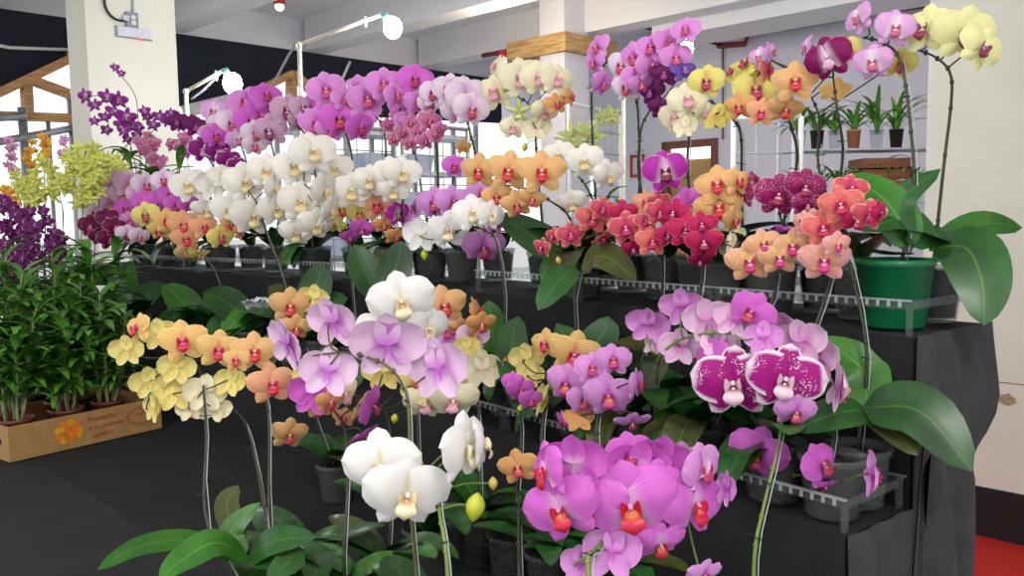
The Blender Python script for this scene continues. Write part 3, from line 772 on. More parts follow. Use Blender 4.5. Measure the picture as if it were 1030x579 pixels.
P('speckle', 2, 850, -.06, 'salmon freckled orchid on the long slanted wire, its pot in the corner tray', [(872,360),(856,270),(848,240),(838,222)],
  [(846,206,46,0,0,0),(856,190,40,10,10,0,'coral'),(874,216,38,20,-6,0,'coral'),(828,229,44,-6,-4,0),(884,214,32,60,-10,0,'crimson'),(862,222,34,10,-20,0,'crimson')], G1, base_o=-.09, nleaf=0, leaves=[
  ([(868,410,1.30),(925,414,1.25),(978,474,1.20)],58,'leaf',UPF),
  ([(868,414,1.30),(903,438,1.26),(923,458,1.23)],24,'leaf_olive',UPF),
  ([(872,412,1.31),(842,416,1.29),(794,433,1.27)],40,'leaf',UPF),
  ([(872,410,1.33),(866,370,1.37),(822,341,1.39)],50,'leaf_bright',UPF)])
P('lilac', 2, 818, -.13, 'pale pink orchid seen from behind at the right of the freckled magenta one', [(838,440),(836,395),(826,368),(800,342)],
  [(783,328,46,150,10,0),(806,344,52,165,0,0),(822,362,56,150,-10,-20),(845,390,54,115,-6,10)], G2, base_o=-0.09, nleaf=0)
P('spotmag', 3, 757, -.20, 'magenta orchid splashed and edged with white, two big faces on a thick green spike', [(759,560),(768,510),(785,435),(778,400),(768,376)],
  [(738,385,82,-14,0,10),(790,381,78,10,0,-8),(716,362,50,-50,5,10,'purple'),(800,414,44,20,-20,0,'orchid'),(728,346,38,-30,20,0,'lilac')], G3, base_o=-0.36, nleaf=4, stemm='stem_green')
P('lilac', 2, 668, -.20, 'lilac orchid seen from behind on a bent green spike', [(656,440),(660,385),(664,358),(684,342),(712,335),(738,336)],
  [(652,326,46,165,30,10,'orchid'),(686,308,46,170,20,0,'orchid'),(712,322,50,178,4,0),(738,322,42,180,0,10),(756,314,48,-6,4,-20,'purple'),(684,350,46,170,-30,0),(660,344,34,140,-20,0),(768,340,40,160,-10,0,'orchid'),(722,346,36,180,-30,0,'lilac')], G2, base_o=-.10, nleaf=4, stemm='stem_green', sdt=-.04)
P('purple', 2, 796, -.16, 'purple orchid low over the clear tray at the right corner', [(782,500),(786,482),(815,477),(850,480)],
  [(762,456,60,-4,0,-6,'purple'),(826,467,50,50,10,20),(830,488,30,40,-50,0),(878,476,50,110,6,20,'orchid')], G2, base_o=-.06, nleaf=2, stake=False, stemm='stem_brown', leaves=[])
P('orchid', 3, 606, -.24, 'neat orchid-pink blooms with yellow lips in the middle of the lower tier', [(602,470),(600,430),(604,400),(598,376)],
  [(617,362,38,6,4,0),(570,386,46,-8,0,0),(612,398,52,2,0,0),(596,370,38,-10,10,0),(641,386,36,70,0,0),(566,424,26,-60,-20,0,'purple'),(636,424,38,10,-60,0),(582,422,34,180,-40,0,'orange'),(588,402,38,0,0,0)], G3, base_o=-0.32, nleaf=4, leaves=[([(648,398,1.55),(660,352,1.55),(618,345,1.5)],30,'leaf_olive',UPF),([(600,440,1.56),(585,370,1.66),(560,325,1.72)],52,'leaf',UPF)])
P('stripeyellow', 3, 530, -.2, 'yellow and gold striped orchid left of the orchid-pink blooms', [(545,450),(548,412),(552,385),(556,366)],
  [(549,346,38,-30,10,10),(530,361,38,150,10,0,'yellowplain'),(512,372,32,160,0,0,'orange'),(578,357,56,0,0,0),(546,402,40,110,-20,10,'yellowplain'),(534,378,30,150,-10,0,'yellowplain')], G3, base_o=-0.32, nleaf=4, leaves=[([(530,420,1.7),(600,345,1.78),(612,318,1.8)],44,'leaf',UPF),([(528,420,1.7),(515,350,1.8),(522,318,1.84)],40,'leaf',UPF)])
P('purple', 3, 512, -.24, 'miniature magenta orchid with round buds tucked under the yellow one', [(524,450),(524,425),(522,410),(520,400)],
  [(524,392,30,10,-10,0),(534,402,26,20,-20,0),(516,384,24,0,10,0)], G3, buds=[(517,396,11),(523,412,11)], base_o=-0.32, nleaf=3, llen=.12)
P('stripe', 2, 470, -.22, 'gold orange orchid on a level spike behind the big white bloom', [(478,410),(480,350),(470,326),(440,322)],
  [(447,308,50,0,0,0),(480,312,34,70,10,0,'orange'),(428,306,26,-60,0,0,'orange'),(484,326,34,30,-30,0,'orange'),(452,334,40,0,40,0,'orchid'),(476,338,34,6,20,0,'lilac'),(464,330,30,0,-30,0,'stripe')], G2, base_o=-.1, nleaf=4, leaves=[([(500,360),(494,328),(492,302)],32,'leaf_bright',UPF)])
P('yellowplain', 3, 490, -.24, 'creamy yellow orchid turned away, right of the pale pink blooms', [(482,425),(478,395),(474,380)],
  [(485,372,46,160,0,0,'cream'),(464,396,44,150,-20,0,'cream'),(470,350,30,150,0,0)], G3, base_o=-0.32, nleaf=4)
P('white_pure', 3, 425, -.30, 'large white orchid behind the pale pink blooms', [(420,420),(418,370),(412,340),(405,325)],
  [(404,303,68,0,0,0),(378,332,50,-20,0,0),(430,330,52,20,-10,0),(400,330,46,0,-10,0)], G3, base_o=-0.42, nleaf=4, t=1.66)
P('stripe', 3, 330, -.25, 'orange orchid half hidden behind the pale pink blooms at the dark shelf', [(318,420),(312,370),(304,335),(296,320)],
  [(292,308,44,-4,0,0),(316,300,34,150,10,0,'yellowplain'),(318,324,34,30,-30,0,'yellowplain'),(298,330,34,0,-20,0)], G3, base_o=-0.36, nleaf=4, t=1.98)
P('lightpink', 3, 420, -.62, 'big pale pink orchid with its blooms turned away on a bowed brown spike', [(414,520),(412,430),(408,394),(392,370),(366,358),(342,354)],
  [(289,345,60,120,10,10),(336,324,62,150,10,-10),(330,374,58,165,-20,0),(390,347,76,178,10,0),(441,371,72,150,0,-14)], G3, buds=[], base_o=-0.68, nleaf=5, stemm='stem_brown', llen=.2, t=1.32, sdt=-.04)
P('yellowplain', 3, 372, -.50, 'cream and yellow orchid under the big pale pink blooms', [(392,540),(395,470),(390,420),(376,400)],
  [(346,396,40,40,-10,0,'cream'),(366,408,38,60,-30,0),(428,404,46,10,-10,0,'cream'),(456,402,50,0,-20,0,'cream'),(386,374,44,170,10,0),(312,378,36,160,0,0),(346,420,26,0,-10,0,'stripepink'),(420,394,36,150,0,0),(418,380,38,20,0,0)], G3, buds=[(397,421,11)], base_o=-0.6, nleaf=5, t=1.5)
P('purple', 3, 340, -.55, 'magenta orchid with folded blooms left of the two white faces', [(346,560),(350,480),(346,430),(332,408)],
  [(314,396,48,150,0,0),(374,408,44,70,-10,30,'purple'),(366,438,40,60,-50,0),(332,404,32,30,-20,0,'orange'),(320,410,34,0,-30,0,'stripepink')], G3, base_o=-0.68, nleaf=5, t=1.46)
P('white_pure', 3, 450, -.72, 'white orchid with four big blooms and a fat yellow-green bud', [(450,570),(443,520),(438,486),(428,470),(418,463)],
  [(384,468,80,-14,0,10),(409,496,88,4,-6,-4),(468,450,80,62,4,-10),(484,446,60,80,0,-30)], G3, buds=[(478,510,30),(496,486,-14)], base_o=-0.76, nleaf=5, stemm='stem_green', llen=.2, t=1.12)
P('stripeyellow', 3, 248, -.60, 'yellow orchid with fine red stripes standing before the cardboard box', [[(210,530),(208,440),(204,385),(196,362),(176,358)],[(268,524),(253,442),(240,416),(220,406)]],
  [(138,330,38,-50,5,10),(128,352,36,160,0,0,'yellowplain'),(160,336,38,170,5,0,'yellowplain'),(184,343,50,0,4,0),(220,352,46,6,0,0),(178,370,38,165,-10,0,'yellowplain'),(150,384,38,165,0,0,'yellowplain'),(155,410,34,120,-10,0,'yellowplain'),(176,397,40,175,-20,0,'yellowplain'),(206,396,44,178,-20,0,'cream'),(217,412,34,160,-30,0,'cream'),(192,412,30,175,-30,0,'cream'),(232,384,36,150,-20,0,'yellowplain')], G3, base_o=-0.8, nleaf=2, llen=.17, leaves=[
  ([(245,562),(190,544,-.04),(140,550,-.10),(98,573,-.16)],24,'leaf_bright',UPF),
  ([(250,562),(218,546,-.06),(185,562,-.10),(160,582,-.14)],32,'leaf_bright',UPF),
  ([(246,560),(232,535,.02),(262,505,.05)],26,'leaf_bright',UPF),
  ([(250,562),(275,545,-.03),(318,540,-.05)],34,'leaf',UPF),
  ([(250,562),(292,562,-.06),(268,581,-.10)],32,'leaf',UPF),
  ([(246,560),(228,510,.06),(240,488,.09)],26,'leaf_olive',UPF)], t=1.62)
P('stripepink', 3, 285, -.52, 'orange pink striped orchid left of the pale pink blooms', [(273,545),(271,430),(266,395),(250,380),(224,372)],
  [(256,354,48,0,4,0,'stripe'),(273,386,50,10,-4,0),(291,437,40,20,-6,0,'stripe'),(238,362,30,-20,0,0,'stripeyellow')], G3, base_o=-0.72, nleaf=4, t=1.6)
P('magenta', 3, 620, -.58, 'big magenta orchid with red lips, the fullest cluster at the bottom', [(592,579),(600,555),(612,530),(620,505),(640,480),(690,480)],
  [(550,474,66,-60,10,20),(578,466,70,160,10,0),(564,512,78,-22,-4,14),(593,506,80,-16,0,4),(634,508,98,2,-2,0),(612,480,66,-6,14,0),(642,468,64,176,6,0),(664,462,62,170,8,0,'purple'),(690,468,54,150,0,0,'lilac'),(706,470,58,40,0,0,'orchid'),(698,508,76,48,-4,-6),(731,491,40,110,0,0,'orchid'),(616,556,62,170,-24,0,'orchid'),(584,568,44,150,-20,0,'orchid'),(664,546,54,30,-24,0),(708,577,40,30,-20,0,'orchid'),(634,456,50,10,20,0,'purple'),(660,486,54,20,6,0)], G3, base_o=-0.68, nleaf=6, stemm='stem_green', llen=.2, t=1.06)
P('orange', 3, 524, -.42, 'small tan orange orchid alone on a thin wire between white and magenta', [(522,560),(522,510),(521,482)],
  [(521,470,42,2,-4,0)], G3, base_o=-0.62, nleaf=4)
P('white', 2, 192, -.1, 'flowerless orchid with broad leaves below the maroon one, its top leaf yellowish', [], [], G2, base_o=-.09, nleaf=4, stake=False, leaves=[
  ([(196,326),(184,304),(164,286)],34,'leaf_bright',UPF),([(196,324),(180,318),(157,322)],30,'leaf',UPF),([(198,324),(216,308),(230,294)],30,'leaf',UPF),([(197,324),(190,332),(172,338,-.05)],28,'leaf_bright',UPF)])
P('white', 2, 245, -.1, 'flowerless orchid with a forked pair of dark leaves left of the cellophane', [], [], G2, base_o=-.09, nleaf=4, stake=False, leaves=[
  ([(248,326),(228,304),(204,294)],36,'leaf',UPF),([(248,328),(228,326),(206,346,-.05)],32,'leaf',UPF),([(248,328),(238,322,-.02),(226,340,-.06)],28,'leaf_bright',UPF),([(250,326),(264,312),(284,300)],28,'leaf',UPF)])
P('white', 2, 132, -.1, 'flowerless orchid behind the white plant label, at the leafy box', [], [], G2, base_o=-.09, nleaf=5, stake=False, leaves=[
  ([(132,312),(112,292),(92,282)],30,'leaf',UPF),([(132,312),(150,296),(168,288)],28,'leaf',UPF),([(132,312),(126,285),(132,262)],26,'leaf_bright',UPF),([(130,312),(110,310),(95,318)],26,'leaf',UPF)])
P('white', 2, 310, -.1, 'flowerless orchid in the dark right of the cellophane', [], [], G2, base_o=-.09, nleaf=4, stake=False, leaves=[
  ([(306,318),(318,288),(324,264)],34,'leaf',UPF),([(306,318),(288,300),(270,288)],30,'leaf_olive',UPF),([(306,318),(330,306),(350,300)],28,'leaf',UPF)])
P('white', 2, 385, -.1, 'flowerless orchid in the dark below the drooping white one', [], [], G2, base_o=-.09, nleaf=4, stake=False, leaves=[
  ([(380,300),(366,270),(356,246)],34,'leaf',UPF),([(382,300),(398,270),(404,242)],36,'leaf',UPF)])


TIERZ = {1: Z1, 2: Z2, 3: Z3, 0: H - 0.30}
TIER_O = {1: (0.062, 0.245), 2: (-0.128, -0.055), 3: (-1.0, -0.25), 0: (0.40, 3.0)}
def place_pots():
    for p in PLANTS:
        lo, hi = TIER_O[p['tier']]
        o = p['base_o'] if p['base_o'] is not None else {1: 0.07, 2: -0.09, 3: p['o'] + 0.10, 0: p['o']}[p['tier']]
        o = max(lo, min(hi, o))
        p['pot_o'] = o
        p['loc'] = row_point(p['bx'], o, TIERZ[p['tier']])
    for it in range(80):
        moved = False
        for a in range(len(PLANTS)):
            for b in range(a):
                pa, pb = PLANTS[a], PLANTS[b]
                if pa['tier'] != pb['tier']: continue
                d = pa['loc'] - pb['loc']; L = d.length
                if L < 0.112:
                    if L < 1e-4: d = Vector((0.7, 0.7, 0)); L = 1
                    k = (0.114 - d.length) / 2; d = d / L
                    for q, s in ((pa, 1), (pb, -1)):
                        q['loc'] = q['loc'] + d * (k * s)
                        oo = offset_of(q['loc']); lo, hi = TIER_O[q['tier']]
                        n = B1 if q['loc'].dot(B1) - C1 > q['loc'].dot(B2) - C2 else B2
                        if oo < lo: q['loc'] = q['loc'] + n * (lo - oo)
                        if oo > hi: q['loc'] = q['loc'] - n * (oo - hi)
                        if q['tier'] in (1, 2):
                            along = q['loc'].dot(L1)
                            lim = S_END2 + 0.056 if q['tier'] == 2 else S_END + (0.068 if q['pot'] == 'green' else 0.06)
                            if q['tier'] == 1 and along < 1.02 and oo > 0.185: q['loc'] = q['loc'] - n * (oo - 0.185)
                            if along < lim: q['loc'] = q['loc'] + L1 * (lim - along)
                    moved = True
        if not moved: break
place_pots()

def build_plant(p):
    rng = random.Random(p['id'] * 31 + 7)
    loc = p['loc'] + Vector((0, 0, 0.005 if p['tier'] in (1, 2) else 0.003))
    root = empty(p['name'], loc, p['label'], 'orchid', p['group'])
    link('pot', POTS[p['pot']], root); bk = link('potting_bark', BARK, root)
    if p['pot'] == 'green': bk.scale = (1.19, 1.19, 1.16)
    top = loc + Vector((0, 0, 0.082))
    # depth of the flowers
    xs = [f[0] for f in p['fl']]; ys = [f[1] for f in p['fl']]
    def fdepth(x, y): return p['t'] if p['t'] else tier_depth(x, y, p['o'])
    # spike
    base = top + Vector((rng.uniform(-.012, .012), rng.uniform(-.012, .012), -0.004))
    stems = p['stem'] if p['stem'] and isinstance(p['stem'][0], list) else [p['stem']]
    allpts = []
    for si, st in enumerate(stems):
        if not st: continue
        b = base + Vector((0.012 * si, 0.008 * si, 0))
        td = depth_of(b); n = len(st)
        tf = [fdepth(x, y) + p['sdt'] for x, y in st]
        pts = [b]
        # height fraction decides how far the spike has come forward
        zs = [at(x, y, tf[i]).z for i, (x, y) in enumerate(st)]
        zt = max(zs)
        for i, (x, y) in enumerate(st):
            k = min(1.0, max(0.0, (zs[i] - b.z) / max(0.02, zt - b.z)))
            k = k ** 1.3 if i < n - 2 else 1.0
            if zs[i] > zt - 0.07: k = max(k, 0.9)
            pts.append(at(x, y, td + (tf[i] - td) * k))
        # start straight up
        sp = smooth_path(pts, 6)
        rr = [0.0034 - 0.0018 * i / (len(sp) - 1) for i in range(len(sp))]
        mb = MB(); mb.tube(sp, rr, 6)
        fr = max(1, len(sp) // (len(pts)))
        allpts.append(sp)
        # nodes on the spike
        for q in range(3, len(sp) - 2, 4):
            mb.ball(sp[q], 0.0042, 0.0042, 0.005, 6, 4)
        st_fl = [f for fi, f in enumerate(p['fl']) if (f[7] if len(f) > 7 else 0) == si or len(stems) == 1]
        for f in st_fl:
            fp = at(f[0], f[1], fdepth(f[0], f[1]))
            x, y, nn = face_matrix(fp, f[3] if len(f) > 3 else 0, f[4] if len(f) > 4 else -6, 0)
            w = f[2] * fdepth(f[0], f[1]) / FOC
            back = fp - nn * (0.012 + 0.06 * w)
            cand = sp[len(sp) // 3:]
            near = min(cand, key=lambda s_: (s_ - back).length)
            if (near - back).length < 0.20:
                mid = (near + back) / 2 - nn * 0.012 - Vector((0, 0, 0.006))
                mb.tube(smooth_path([near, mid, back, fp - nn * 0.004], 4), 0.0015, 5)
        for bx, by, bs in p['buds']:
            fp = at(bx, by, fdepth(bx, by))
            near = min(sp[len(sp) // 3:], key=lambda s_: (s_ - fp).length)
            if (near - fp).length < 0.15:
                mb.tube(smooth_path([near, (near + fp) / 2 + Vector((0, 0, .006)), fp], 3), 0.0012, 5)
        part('flower_spike', mb, M[p['stemm']], root)
        # support wire beside the spike, up to the first bend
        if p['stake']:
            i1 = max(2, int(len(sp) * 0.62))
            e = sp[i1]
            off = Vector((0.006, -0.005, 0))
            mb = MB(); s0 = b + off + Vector((0, 0, -0.02))
            pa = [s0] + [sp[q] + Vector((0.0045, -0.004, 0)) for q in range(3, i1 + 1, 3)]
            mb.tube(pa, 0.0010, 5)
            part('support_wire', mb, M['stake'], root)
            for fq in (0.45, 0.75):
                c = sp[int(i1 * fq)]
                o = link('clip', CLIP, root); o.location = c - root.location; o.rotation_euler = (rng.uniform(-.2, .2), rng.uniform(-.2, .2), rng.uniform(0, 6.2))
    for f in p['fl']:
        x, y, w = f[:3]
        t = fdepth(x, y)
        fp = at(x, y, t + rng.uniform(-.022, .012) - 0.0004 * w)
        yaw = (f[3] if len(f) > 3 else rng.uniform(-16, 16)) + rng.uniform(-10, 10)
        pit = (f[4] if len(f) > 4 else -6) + rng.uniform(-9, 9)
        rol = (f[5] if len(f) > 5 else 0) + rng.uniform(-10, 10)
        var = f[6] if len(f) > 6 and f[6] else p['var']
        add_flower(root, fp, w * t / FOC, var, yaw, pit, rol, rng, lip=w > 15)
    for bx, by, bs in p['buds']:
        t = fdepth(bx, by); o = link('bud', BUDS['bud_green' if bs > 0 else 'bud_yellow'], root)
        o.location = at(bx, by, t) - root.location
        s_ = abs(bs) * t / FOC; o.scale = (s_, s_, s_ * 1.05); o.rotation_euler = (rng.uniform(-.3, .3) + PI, rng.uniform(-.3, .3), 0)
    # leaves
    for lf in p['leaves']:
        pts, wpx = lf[0], lf[1]
        mname = lf[2] if len(lf) > 2 else 'leaf'
        tb = depth_of(top)
        P3 = [at(q[0], q[1], q[2] if len(q) > 2 and q[2] > 0.5 else tb + (q[2] if len(q) > 2 else 0)) for q in pts]
        up = lf[3] if len(lf) > 3 else Vector((0, 0, 1))
        if up == 'face':
            m = P3[len(P3) // 2]; up = (CAM - m).normalized() * 0.8 + Vector((0, 0, 0.6))
        mb = MB(); leaf_strip(mb, P3, wpx * tb / FOC, up, 0.12, nv=6)
        part('leaf', mb, M[mname], root)
    axis = math.atan2(L1.y, L1.x)
    for i in range(p['nleaf'] + (2 if p['nleaf'] > 2 else 0)):
        side = (i % 2) * PI
        az = axis + side + rng.uniform(-0.75, 0.75) + (0.5 if i > 3 else 0)
        fwd = math.atan2(-B1.y, -B1.x)
        mname = p['leafm'] or rng.choice(['leaf', 'leaf', 'leaf', 'leaf_bright', 'leaf_olive'])
        if p['tier'] in (1, 2):
            if i in (2, 4, 5): az = fwd + rng.uniform(-.6, .6); mname += '_h' if p['pot_o'] < .1 else ''
            else: az += (0.35 if math.cos(az + .35 - fwd) > math.cos(az - .35 - fwd) else -0.35)
        L = p['llen'] * rng.uniform(0.8, 1.2) * (1 - 0.05 * i)
        add_leaf(root, top + Vector((0, 0, 0.002 * i)), az, L, mname, rng, wid=rng.uniform(0.85, 1.1))
    return root
for p in PLANTS: build_plant(p)
# ================================================================== cane orchids at the left
def cane_plant(name, label, loc, canes, fol, flowers, var, group, pot='brown', spike=None, seed=0, leafsz=(0.10, 0.024), pn=0.022, lipless=True, rad=0.0045):
    """canes: list of world-space paths; fol: list of (cane index, leaf count, u0, u1); flowers: list of (point, width, yaw, pitch)"""
    rng = random.Random(seed)
    root = empty(name, loc, label, 'orchid', group)
    if pot:
        link('pot', POTS[pot], root); link('potting_bark', BARK, root)
    sps = []
    for c in canes:
        sp = smooth_path(c, 5); sps.append(sp)
        mb = MB(); n = len(sp)
        mb.tube(sp, [rad * (1.1 - 0.6 * i / n) * (1 + 0.12 * (i % 3 == 0)) for i in range(n)], 6)
        part('cane', mb, M['cane'], root)
    for ci, cnt, u0, u1 in fol:
        sp = sps[ci]; mb = MB()
        for i in range(cnt):
            u = u0 + (u1 - u0) * i / max(1, cnt - 1)
            p = sp[min(len(sp) - 1, int(u * (len(sp) - 1)))]
            az = rng.uniform(0, 2 * PI) if i % 2 else rng.uniform(0, 2 * PI) + PI
            L = leafsz[0] * rng.uniform(0.7, 1.25); e0 = R_(rng.uniform(20, 65)); e1 = R_(rng.uniform(-50, 10))
            pts = [p]
            for k in range(4):
                e = e0 + (e1 - e0) * k / 3
                pts.append(pts[-1] + Vector((math.cos(az) * math.cos(e), math.sin(az) * math.cos(e), math.sin(e))) * L / 4)
            leaf_strip(mb, pts, leafsz[1] * rng.uniform(0.8, 1.2), Vector((0, 0, 1)), 0.2, nv=2, fat=0.7, thick=0.0008)
        part('foliage', mb, M['leaf_narrow'], root)
    if spike and len(spike):
        mb = MB()
        for s_ in spike:
            mb.tube(smooth_path(s_, 5), 0.0017, 5)
        part('flower_spike', mb, M['stem_dark'], root)
    for f in flowers:
        v = f[4] if len(f) > 4 else var
        add_flower(root, f[0], f[1], v, f[2], f[3], rng.uniform(-20, 20), rng, lip=False)
    return root

CANE_G = 'leafy cane orchids growing in the cardboard box'
# cardboard box first: its corner and direction come from where it stands on the table
bc = on_z(10, 465, Z3 + 0.004); bd = on_z(163, 430, Z3 + 0.004) - bc
BL = bd.length; bdir = bd.normalized(); bnor = Vector((-bdir.y, bdir.x, 0))
if bnor.dot(bc - CAM) < 0: bnor = -bnor
BH = (at(9, 429, depth_of(bc)).z - bc.z)
BW = 0.30
box = empty('cardboard_box', bc, 'printed cardboard fruit box holding leafy cane orchids, on the black table', 'box', None)
mb = MB(); th = 0.005
def bx(u, w, z): return bc + bdir * u + bnor * w + Vector((0, 0, z))
mb.box(bx(0, 0, 0), bdir * BL, bnor * th, Vector((0, 0, BH)))
mb.box(bx(0, BW - th, 0), bdir * BL, bnor * th, Vector((0, 0, BH)))
mb.box(bx(0, th, 0), bdir * th, bnor * (BW - 2 * th), Vector((0, 0, BH)))
mb.box(bx(BL - th, th, 0), bdir * th, bnor * (BW - 2 * th), Vector((0, 0, BH)))
mb.box(bx(th, th, 0), bdir * (BL - 2 * th), bnor * (BW - 2 * th), Vector((0, 0, 0.004)))
part('carton', mb, M['cardboard'], box, False)
# hand hole on the end, printed flower, printed stamp and three lines of print on the long side
mb = MB(); hc = bx(-0.0008, BW * 0.22, BH * 0.52)
mb.poly([hc + bnor * (0.022 * math.cos(a)) + Vector((0, 0, 0.013 * math.sin(a))) for a in [2 * PI * i / 16 for i in range(16)]])
part('hand_hole', mb, M['hole_shade'], box, False)  # flat dark oval painted for the shade inside the hole
def onface(u, z): return bx(u, -0.0009, z)
rngb = random.Random(3)
mb = MB()
cu, cz = BL * 0.36, BH * 0.52
for k in range(9):
    a = 2 * PI * k / 9
    pts = []
    for i in range(10):
        b = 2 * PI * i / 10
        rx, rz = 0.030 + 0.016 * math.cos(b), 0.013 * math.sin(b)
        pts.append(onface(cu + (rx * math.cos(a) - rz * math.sin(a)), cz + (rx * math.sin(a) + rz * math.cos(a)) * 0.85) - bnor * 0.0001 * k)
    mb.poly(pts, k % 2)
mb.poly([onface(cu + .006 + 0.024 * math.cos(2 * PI * i / 14), cz - 0.006 + 0.022 * math.sin(2 * PI * i / 14)) - bnor * 0.0013 for i in range(14)], 1)
part('printed_flower', mb, [M['print_yellow'], M['print_orange']], box, False)
mb = MB(); su, sz = BL * 0.855, BH * 0.55
for rr, rz in ((0.052, 0.030), (0.045, 0.024)):
    mb.tube([onface(su + rr * math.cos(2 * PI * i / 28), sz + rz * math.sin(2 * PI * i / 28)) for i in range(29)], 0.0009, 4)
part('printed_stamp', mb, M['print_red'], box, False)
def lettering(txt, p, size, right, up, mat, root):
    cu_ = bpy.data.curves.new('lettering', 'FONT'); cu_.body = txt; cu_.size = size; cu_.extrude = 0.0002; cu_.shear = 0.25
    cu_.materials.append(mat)
    r = right.normalized(); u = up; n = r.cross(u)
    q = p - root.location
    tmp = bpy.data.objects.new('lettering_curve', cu_); COL.objects.link(tmp)
    bpy.context.view_layer.update()
    me = bpy.data.meshes.new_from_object(tmp.evaluated_get(bpy.context.evaluated_depsgraph_get()))
    bpy.data.objects.remove(tmp)
    o = link('printed_lettering', me, root)
    o.matrix_local = Matrix(((r.x, u.x, n.x, q.x), (r.y, u.y, n.y, q.y), (r.z, u.z, n.z, q.z), (0, 0, 0, 1)))
    return o
ZU = Vector((0, 0, 1))
for i, (txt, uu) in enumerate((('Pruevelles', 0.475), ('e o poneste', 0.485), ('calidad', 0.505))):
    lettering(txt, onface(BL * uu, BH * (0.68 - 0.25 * i)), 0.0235, bdir, ZU, M['print_red'], box)
for i, (txt, uu) in enumerate((('HBE', -0.02), ('- 3 -', -0.018))):
    lettering(txt, onface(su + uu, sz + 0.002 - 0.014 * i), 0.014, bdir, ZU, M['print_red'], box)

def up_cane(base, dx, dy, h, rng, n=5):
    """a cane that rises from base and leans by dx, dy"""
    return [base + Vector((dx * (i / n) ** 1.5 + rng.uniform(-.006, .006), dy * (i / n) ** 1.5 + rng.uniform(-.006, .006), h * i / n)) for i in range(n + 1)]
slots = [(0.055, 0.075, 'leafy cane orchid in a brown pot at the near end of the cardboard box'),
         (0.205, 0.075, 'leafy cane orchid in a brown pot at the middle of the cardboard box'),
         (0.345, 0.085, 'leafy cane orchid at the end of the cardboard box under the maroon orchid'),
         (0.09, 0.215, 'leafy cane orchid in the back row of the box, close to its hand hole end'),
         (0.26, 0.215, 'leafy cane orchid in the back row of the box, at its far half')]
for i, (u, w, lab) in enumerate(slots):
    rng = random.Random(40 + i)
    loc = bx(u, w, 0.006)
    loc.z = bc.z + BH - 0.086
    canes = []; nc = 6
    for k in range(nc):
        a = 2 * PI * k / nc + rng.uniform(-.3, .3); r0 = 0.022
        b = loc + Vector((r0 * math.cos(a), r0 * math.sin(a), 0.078))
        hh = rng.uniform(0.20, 0.40) * (1.3 if w > .2 else 0.95)
        canes.append(up_cane(b, math.cos(a) * 0.07, math.sin(a) * 0.07, hh, rng))
    cane_plant('cane_orchid', lab, loc, canes, [(k, 26, 0.22, 1.0) for k in range(nc)], [], 'dendpurple', CANE_G, 'brown', None, 60 + i, (0.12, 0.026))
mb = MB()
for u, w, lab in slots:
    l = bx(u, w, 0)
    mb.box(l + Vector((-.035, -.035, 0.0045)), Vector((.07, 0, 0)), Vector((0, .07, 0)), Vector((0, 0, max(0.01, BH - 0.086 - 0.006))))
part('packing_block', mb, M['cardboard'], box, False)

# dark purple spikes at the far left, and the chartreuse and purple plants behind
def spike_plant(label, bxp, tb, stems, flowers, var, group, seed, zbase=Z3, canes=3, ch=0.25, leaves=14, name='dendrobium_orchid', pot='clear'):
    rng = random.Random(seed)
    d = ray(bxp, 215); loc = CAM + d * tb; loc.z = zbase + 0.003
    cs = []
    for k in range(canes):
        a = 2 * PI * k / max(1, canes) + rng.uniform(-.3, .3)
        b = loc + Vector((0.02 * math.cos(a), 0.02 * math.sin(a), 0.08))
        cs.append(up_cane(b, math.cos(a) * 0.05, math.sin(a) * 0.05, ch * rng.uniform(.8, 1.15), rng))
    base = loc + Vector((0, 0, 0.08))
    sps = []
    for st in stems:
        pts = [base] + [at(x, y, tb + (q[0] if q else 0)) for x, y, *q in st]
        sps.append(pts)
    fl = []
    for f in flowers:
        x, y, w = f[:3]; t = tb - 0.02 + rng.uniform(-.03, .03)
        fl.append((at(x, y, t), w * t / FOC, rng.uniform(-45, 45), rng.uniform(-30, 20)) + ((f[3],) if len(f) > 3 else ()))
    return cane_plant(name, label, loc, cs, [(k, leaves, 0.15, 1.0) for k in range(canes)], fl, var, group, pot, sps, seed, (0.14, 0.034))
def column(x0, y0, x1, y1, n, w, spread, seed):
    r = random.Random(seed); out = []
    for i in range(n):
        u = (i + .5) / n
        out.append((x0 + (x1 - x0) * u + r.uniform(-spread, spread), y0 + (y1 - y0) * u + r.uniform(-3, 3), w * r.uniform(.85, 1.15)))
    return out
DG = 'dark purple cane orchids at the left end'
spike_plant('dark purple cane orchid on dense upright spikes at the left edge of the table', 14, 2.95, [[(12, 300), (10, 240), (9, 197)], [(28, 300), (27, 250), (24, 205)]],
            column(8, 197, 12, 285, 26, 17, 8, 1) + column(24, 208, 24, 284, 22, 17, 7, 2), 'denddeep', DG, 101, ch=.40, leaves=18)
spike_plant('dark purple cane orchid with two short loose spikes beside the chartreuse one', 52, 2.95, [[(55, 300), (57, 265), (58, 238)], [(46, 300), (46, 250), (45, 212)], [(34, 300), (35, 260), (34, 226)]],
            column(58, 232, 56, 262, 15, 16, 7, 3) + column(45, 212, 47, 228, 5, 14, 3, 4) + column(34, 224, 35, 262, 11, 16, 5, 5), 'denddeep', DG, 102, ch=.44, leaves=20)
for i, (x, t, hh, lab) in enumerate(((92, 2.95, .50, 'flowerless leafy cane orchid standing between the box and the maroon orchid'), (72, 2.92, .44, 'flowerless leafy cane orchid below the fuller chartreuse clump'), (22, 3.05, .42, 'flowerless leafy cane orchid under the looser chartreuse clump'))):
    spike_plant(lab, x, t, [], [], 'denddeep', 'flowerless cane orchids behind the box', 150 + i, canes=5, ch=hh, leaves=22, name='cane_orchid')
CG = 'chartreuse orchids at the left'
r = random.Random(8)
